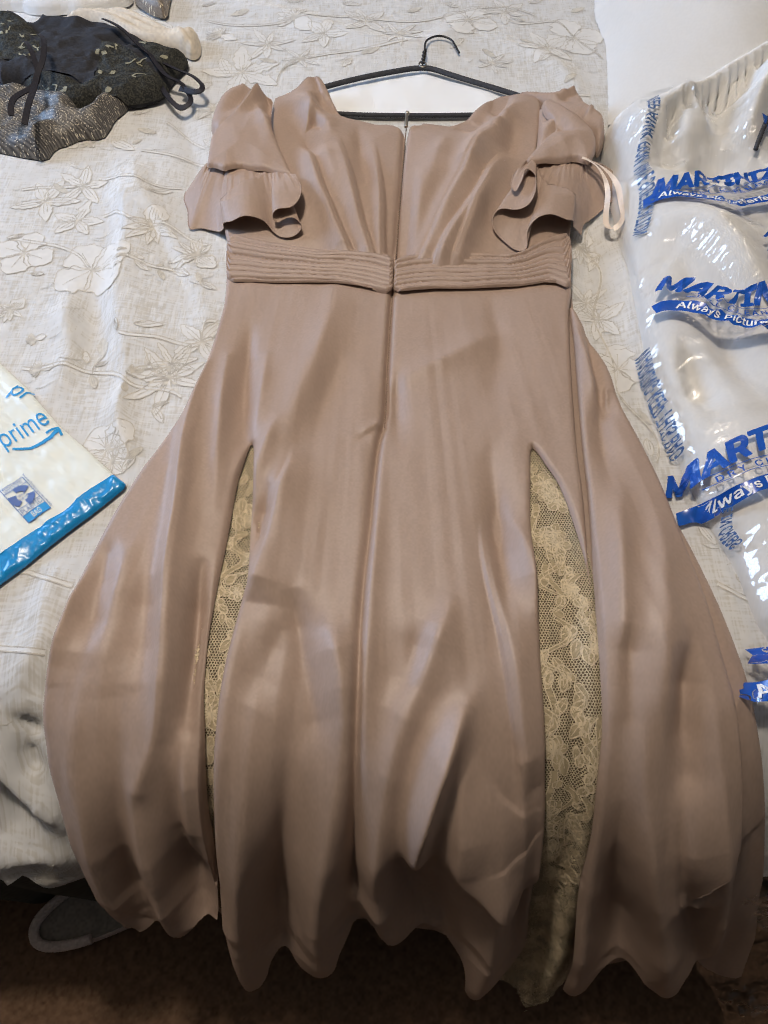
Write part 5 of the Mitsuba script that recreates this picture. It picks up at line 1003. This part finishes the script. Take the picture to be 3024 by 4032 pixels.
# ------------------------------------------------------------------ padded mailer
thing('padded_mailer', 'white padded mailer with blue folded end and blue lettering, at the left edge', 'mailer')
bub = lambda x, q, d: (.003 * n2(x, q, 55, 55, 91, 2) + crumple(.8 * x - .6 * q, .6 * x + .8 * q, .004, 14, 60, 92)) * np.clip((d - .006) / .006, 0, 1)
cloth('padded_mailer__body', 'mailer', 'm_mailer', .002, .006, .008, .0022, None, bub, smooth=0)
hm = HEIGHT['padded_mailer__body']
cloth('padded_mailer__blue_end', 'strip', 'm_mailblue', .004, .005, .006, .0016, None, lambda x, q, d: (crumple(x, q, .004, 40, 40, 93) + .003 * n2(x, q, 110, 110, 95)) * np.clip(d / .004, 0, 1), smooth=0, under=hm)
fr = np.array(OUT['mail_frame'])
pu = (fr[4] - fr[3]) / np.linalg.norm(fr[4] - fr[3])
ink = []
v2, f2 = text2d('prime', .024, False, 0, .004)
v2[:, 0] *= np.linalg.norm(fr[4] - fr[3]) / v2[:, 0].max()
flat_print('padded_mailer__lettering', [(along(v2, [fr[3], fr[3] + pu * .1, fr[3] + pu * .3]), f2)], 'm_inkblue', hm, .0012)
labels['padded_mailer__lettering'] = {'kind': 'stuff'}
sm = strip2d(fr[11:14], .0022, .0046, .003); ink.append(sm)
tip, pn = fr[13], np.array([-pu[1], pu[0]])
ink.append(strip2d([tip - pu * .012 + pn * .003, tip + pu * .001 + pn * .003, tip - pu * .001 - pn * .009], .0026, .0024, .003, False))
fu = (fr[6] - fr[5]) / np.linalg.norm(fr[6] - fr[5])
flat_print('padded_mailer__arrow', ink, 'm_inkblue', hm, .0012)
ink = []
v2, f2 = text2d('pr', .018, False, 0, .004); ink.append((along(v2, [fr[5] - [.0, .012], fr[5] - [0, .012] + fu * .05, fr[5] - [0, .012] + fu * .1]), f2))
flat_print('padded_mailer__lettering_001', ink, 'm_inkblue', hm, .0012)
labels['padded_mailer__lettering_001'] = {'kind': 'stuff'}
bx = fr[7:11]; eu, ev = bx[3] - bx[0], bx[1] - bx[0]          # eu along the text block downwards, ev across it to the right
box2 = lambda a, b: bx[0] + a * ev + b * eu
ink = []
for a, b in (((0, 0), (1, 0)), ((0, 0), (0, 1)), ((1, 0), (1, 1)), ((0, 1), (1, 1)), ((0, .16), (1, .16)), ((0, .62), (1, .62)), ((0, .8), (1, .8))):
    ink.append(strip2d([box2(*a), box2(*b)], .0007, None, .006, False))
def lab(txt, a, b, w, h, bold=False):
    v2, f2 = text2d(txt, 1.0, bold, 0, 9.0); v2[:, 0] /= v2[:, 0].max(); v2[:, 1] *= h
    P = bx[0] + (a + v2[:, :1] * w) * ev + (b - v2[:, 1:]) * eu
    return P, f2
for t, a, b, w, h in (('Remove Paper', .08, .05, .8, .04), ('Label Before', .08, .10, .8, .04), ('Recycling', .08, .15, .6, .04), ('store', .36, .38, .3, .06), ('drop-off', .28, .46, .44, .06), ('PLASTIC', .06, .765, .88, .11)):
    ink.append(lab(t, a, b, w, h))
for k in range(3):
    th = np.linspace(k * 2.1 + .2, k * 2.1 + 1.6, 7)
    ink.append(strip2d([box2(.5 + .36 * math.cos(t), .39 + .19 * math.sin(t)) for t in th], .006, .008, .003))
hw = text2d('how2recycle.info', 1.0, False, 0, 9.0); hv = hw[0]; hv[:, 0] /= hv[:, 0].max()
ink.append((bx[1] + (.06 + hv[:, 1:] * .075) * ev + (hv[:, :1] * 1.0 - .05) * eu, hw[1]))
n_ = 8; aa, bb = np.meshgrid(np.linspace(0, 1, n_), np.linspace(.8, 1, 4)); ii = np.arange(aa.size).reshape(aa.shape)
qd = np.stack([ii[:-1, :-1], ii[:-1, 1:], ii[1:, 1:], ii[1:, :-1]], -1).reshape(-1, 4); qd = np.vstack([qd[:, [0, 1, 2]], qd[:, [0, 2, 3]]])
flat_print('padded_mailer__recycling_mark', ink, 'm_inknavy', hm, .0012)
labels['padded_mailer__recycling_mark'] = {'kind': 'stuff'}
flat_print('padded_mailer__recycling_mark_bar', [(bx[0] + aa.reshape(-1, 1) * ev + bb.reshape(-1, 1) * eu, qd)], 'm_inkblue', hm, .0012)
flat_print('padded_mailer__recycling_word', [lab('BAG', .3, .97, .4, .13, True)], 'm_mailer', hm, .0020)

# ------------------------------------------------------------------ clothes heaped at the upper left
thing('knit_top', 'shimmering grey ribbed knit top, lowest of the heap at the upper left', 'knit top')
cloth('knit_top__fabric', 'knit', 'm_lurex', .002, .022, .02, .003, 'knit', lambda x, q, d: crumple(x, q, .025, 8, 15, 101) * np.clip(d / .02, 0, 1))
hk_ = HEIGHT['knit_top__fabric']
inknit = shapely.Polygon(OUT['knit']).buffer(0)
ov = lambda x, q: np.where(shapely.contains_xy(inknit, x, q), hk_(x, q), 0)
thing('camisole', 'black camisole with patterned lace trim and thin straps, on top of the grey knit', 'camisole')
cloth('camisole__body', 'camisole', 'm_jersey', .004, .020, .02, .003, 'camisole', lambda x, q, d: crumple(x, q, .021, 9, 18, 102) * np.clip(d / .02, 0, 1), under=ov)
hc_ = HEIGHT['camisole__body']
for nm, key, m_, b_ in (('lace_end', 'lace_trim', 'm_blacklace', .006), ('lace_hem', 'lace_trim_001', 'm_blacklace', .010), ('camisole_panel', 'panel', 'm_jersey', .012), ('lace_flap', 'lace_trim_002', 'm_blacklace', .014)):
    cloth('camisole__' + key, nm, m_, b_, .016, .014, .0025, None, lambda x, q, d: crumple(x, q, .014, 14, 26, 103) * np.clip(d / .012, 0, 1), under=lambda x, q: hc_(x, q) + .002)
    if m_ == 'm_blacklace':
        saved = lines, petals, leaves; lines, petals, leaves = [], [], []
        pg = shapely.Polygon(OUT[nm]).buffer(-.004); lo, hi = np.array(OUT[nm]).min(0), np.array(OUT[nm]).max(0)
        for k in range(int(pg.area / .00016)):
            c = rng.uniform(lo, hi)
            if not pg.contains(shapely.Point(c)): continue
            if rng.random() < .6: petals.append(strip2d([c, c + rng.normal(0, .005, 2), c + rng.normal(0, .010, 2)], .0028, .0016, .003, True))
            else:
                petal(c, rng.uniform(0, 6.28), rng.uniform(.007, .012), .005, .9, veins=0)
        hx = HEIGHT['camisole__' + key]
        flat_print(f'camisole__{key}__flowers', petals + lines, 'm_lacethread', hx, .0008)
        labels[f'camisole__{key}__flowers'] = {'kind': 'stuff'}
        lines, petals, leaves = saved
for k, (nm, hts) in enumerate((('strap_a', (.045, .016)), ('strap_b', (.03, .014)), ('strap_c', (.055, .045)), ('strap_d', (.056, .048)))):
    v2, f2 = strip2d(OUT[nm], .0065, .0065, .003); t = np.repeat(np.linspace(0, 1, len(v2) // 2), 2)
    hh = hts[0] * (1 - t) + hts[1] * t + .004 * np.sin(t * 9) + np.tile([0, .0025], len(v2) // 2)
    if k > 1: hh = hh + .010
    P = on_bed(v2[:, 0], v2[:, 1], hh + h_bed(v2[:, 0], v2[:, 1]))
    put('camisole__strap' + ('_%03d' % k if k else ''), (np.vstack([P, P - [0, 0, .0012]]), np.vstack([f2, f2[:, ::-1] + len(P)])), 'm_strap')
thing('cream_garment', 'rolled cream garment with fine folds behind the black camisole', 'garment')
cloth('cream_garment__fabric', 'cream', 'm_cream', .003, .022, .016, .0025, 'cream', lambda x, q, d: crumple(x + .6 * q, q + .35 * x, .006, 5, 40, 104) * np.clip(d / .01, 0, 1))
thing('white_cloth', 'white cloth along the top left edge behind the cream garment', 'cloth')
cloth('white_cloth__fabric', 'white_cloth', 'm_white', .002, .02, .02, .004, None, lambda x, q, d: .008 * n2(x, q, 12, 14, 105))
thing('beige_top', 'glittering beige knit top at the top edge, right of the white cloth', 'knit top')
cloth('beige_top__fabric', 'grey_top', 'm_lurex_beige', .004, .024, .014, .003, None, lambda x, q, d: .008 * n2(x, q, 22, 16, 106))

# ------------------------------------------------------------------ slippers on the carpet
def slipper(key, pos, ang, label):
    thing(key, label, 'slipper', 'pair of slippers')
    t = np.linspace(0, 2 * math.pi, 72, endpoint=False)
    L, W = .262, .088
    ax = np.cos(t); ay = np.sin(t)
    ox = np.sign(ax) * np.abs(ax) ** .8 * L / 2; oy = np.sign(ay) * np.abs(ay) ** .85 * W / 2 * (1 + .12 * ax)
    c, s = math.cos(ang), math.sin(ang)

    def to(v): return np.stack([v[:, 0] * c - v[:, 1] * s + pos[0], v[:, 0] * s + v[:, 1] * c + pos[1], v[:, 2]], -1)

    def rings(rs, cap=True):
        v = np.vstack([np.stack([ox * k, oy * kk, np.full(72, FLOOR + z)], -1) for k, kk, z in rs]); f = []
        for a in range(len(rs) - 1):
            i = a * 72 + np.arange(72); j = a * 72 + (np.arange(72) + 1) % 72
            f.append(np.stack([i, j, j + 72, i + 72], -1))
        f = np.vstack(f); f = np.vstack([f[:, [0, 1, 2]], f[:, [0, 2, 3]]])
        if cap:
            v = np.vstack([v, [[0, 0, FLOOR + rs[-1][2]]]]); i = (len(rs) - 1) * 72 + np.arange(72)
            f = np.vstack([f, np.stack([i, (len(rs) - 1) * 72 + (np.arange(72) + 1) % 72, np.full(72, len(v) - 1)], -1)])
        return v, f
    v, f = rings([(.98, .96, .012), (1.0, 1.0, .018), (1.0, 1.0, .030), (.985, .96, .036)]); put(key + '__sole', (to(v), f), 'm_slipper', 40)
    v, f = rings([(.97, .93, .037), (.955, .90, .0395), (.93, .85, .0385), (.90, .80, .0370)]); put(key + '__insole', (to(v), f), 'm_insole')
    # raised rim round the heel and the vamp over the toes
    k = 40; tt = np.linspace(math.pi * .62, math.pi * 1.38, k)
    line = np.stack([np.sign(np.cos(tt)) * np.abs(np.cos(tt)) ** .8 * L / 2 * .96, np.sign(np.sin(tt)) * np.abs(np.sin(tt)) ** .85 * W / 2 * .93 * (1 + .12 * np.cos(tt)), FLOOR + .043 + .004 * np.sin(np.linspace(0, math.pi, k))], -1)
    put(key + '__rim', tube(to(line), .007, 10, n=80), 'm_slipper')
    u, w = np.meshgrid(np.linspace(.02, 1, 24), np.linspace(-1, 1, 30))
    vx = -.01 + u * (L / 2 - .004) * np.sqrt(np.clip(1 - .25 * np.abs(w) ** 3, 0, 1)); half = W / 2 * np.sqrt(np.clip(1 - np.clip(vx / (L / 2), 0, 1) ** 2.6, 0, 1)) * 1.04
    vv = np.stack([vx.ravel(), (half * w).ravel(), (FLOOR + .030 + .052 * (1 - np.abs(w) ** 2.2) * (1 - .65 * u ** 2)).ravel()], -1)
    i = np.arange(u.size).reshape(u.shape); qd = np.stack([i[:-1, :-1], i[:-1, 1:], i[1:, 1:], i[1:, :-1]], -1).reshape(-1, 4)
    put(key + '__vamp', (to(vv), qd), 'm_slipper')


slipper('slipper', (-.372, .052), math.atan2(.43, .9), 'greyish pink slipper on the carpet, heel out beside the hem of the dress')
slipper('slipper_001', (-.555, .112), math.atan2(.60, .8), 'slipper at the far left edge, mostly under the bed')
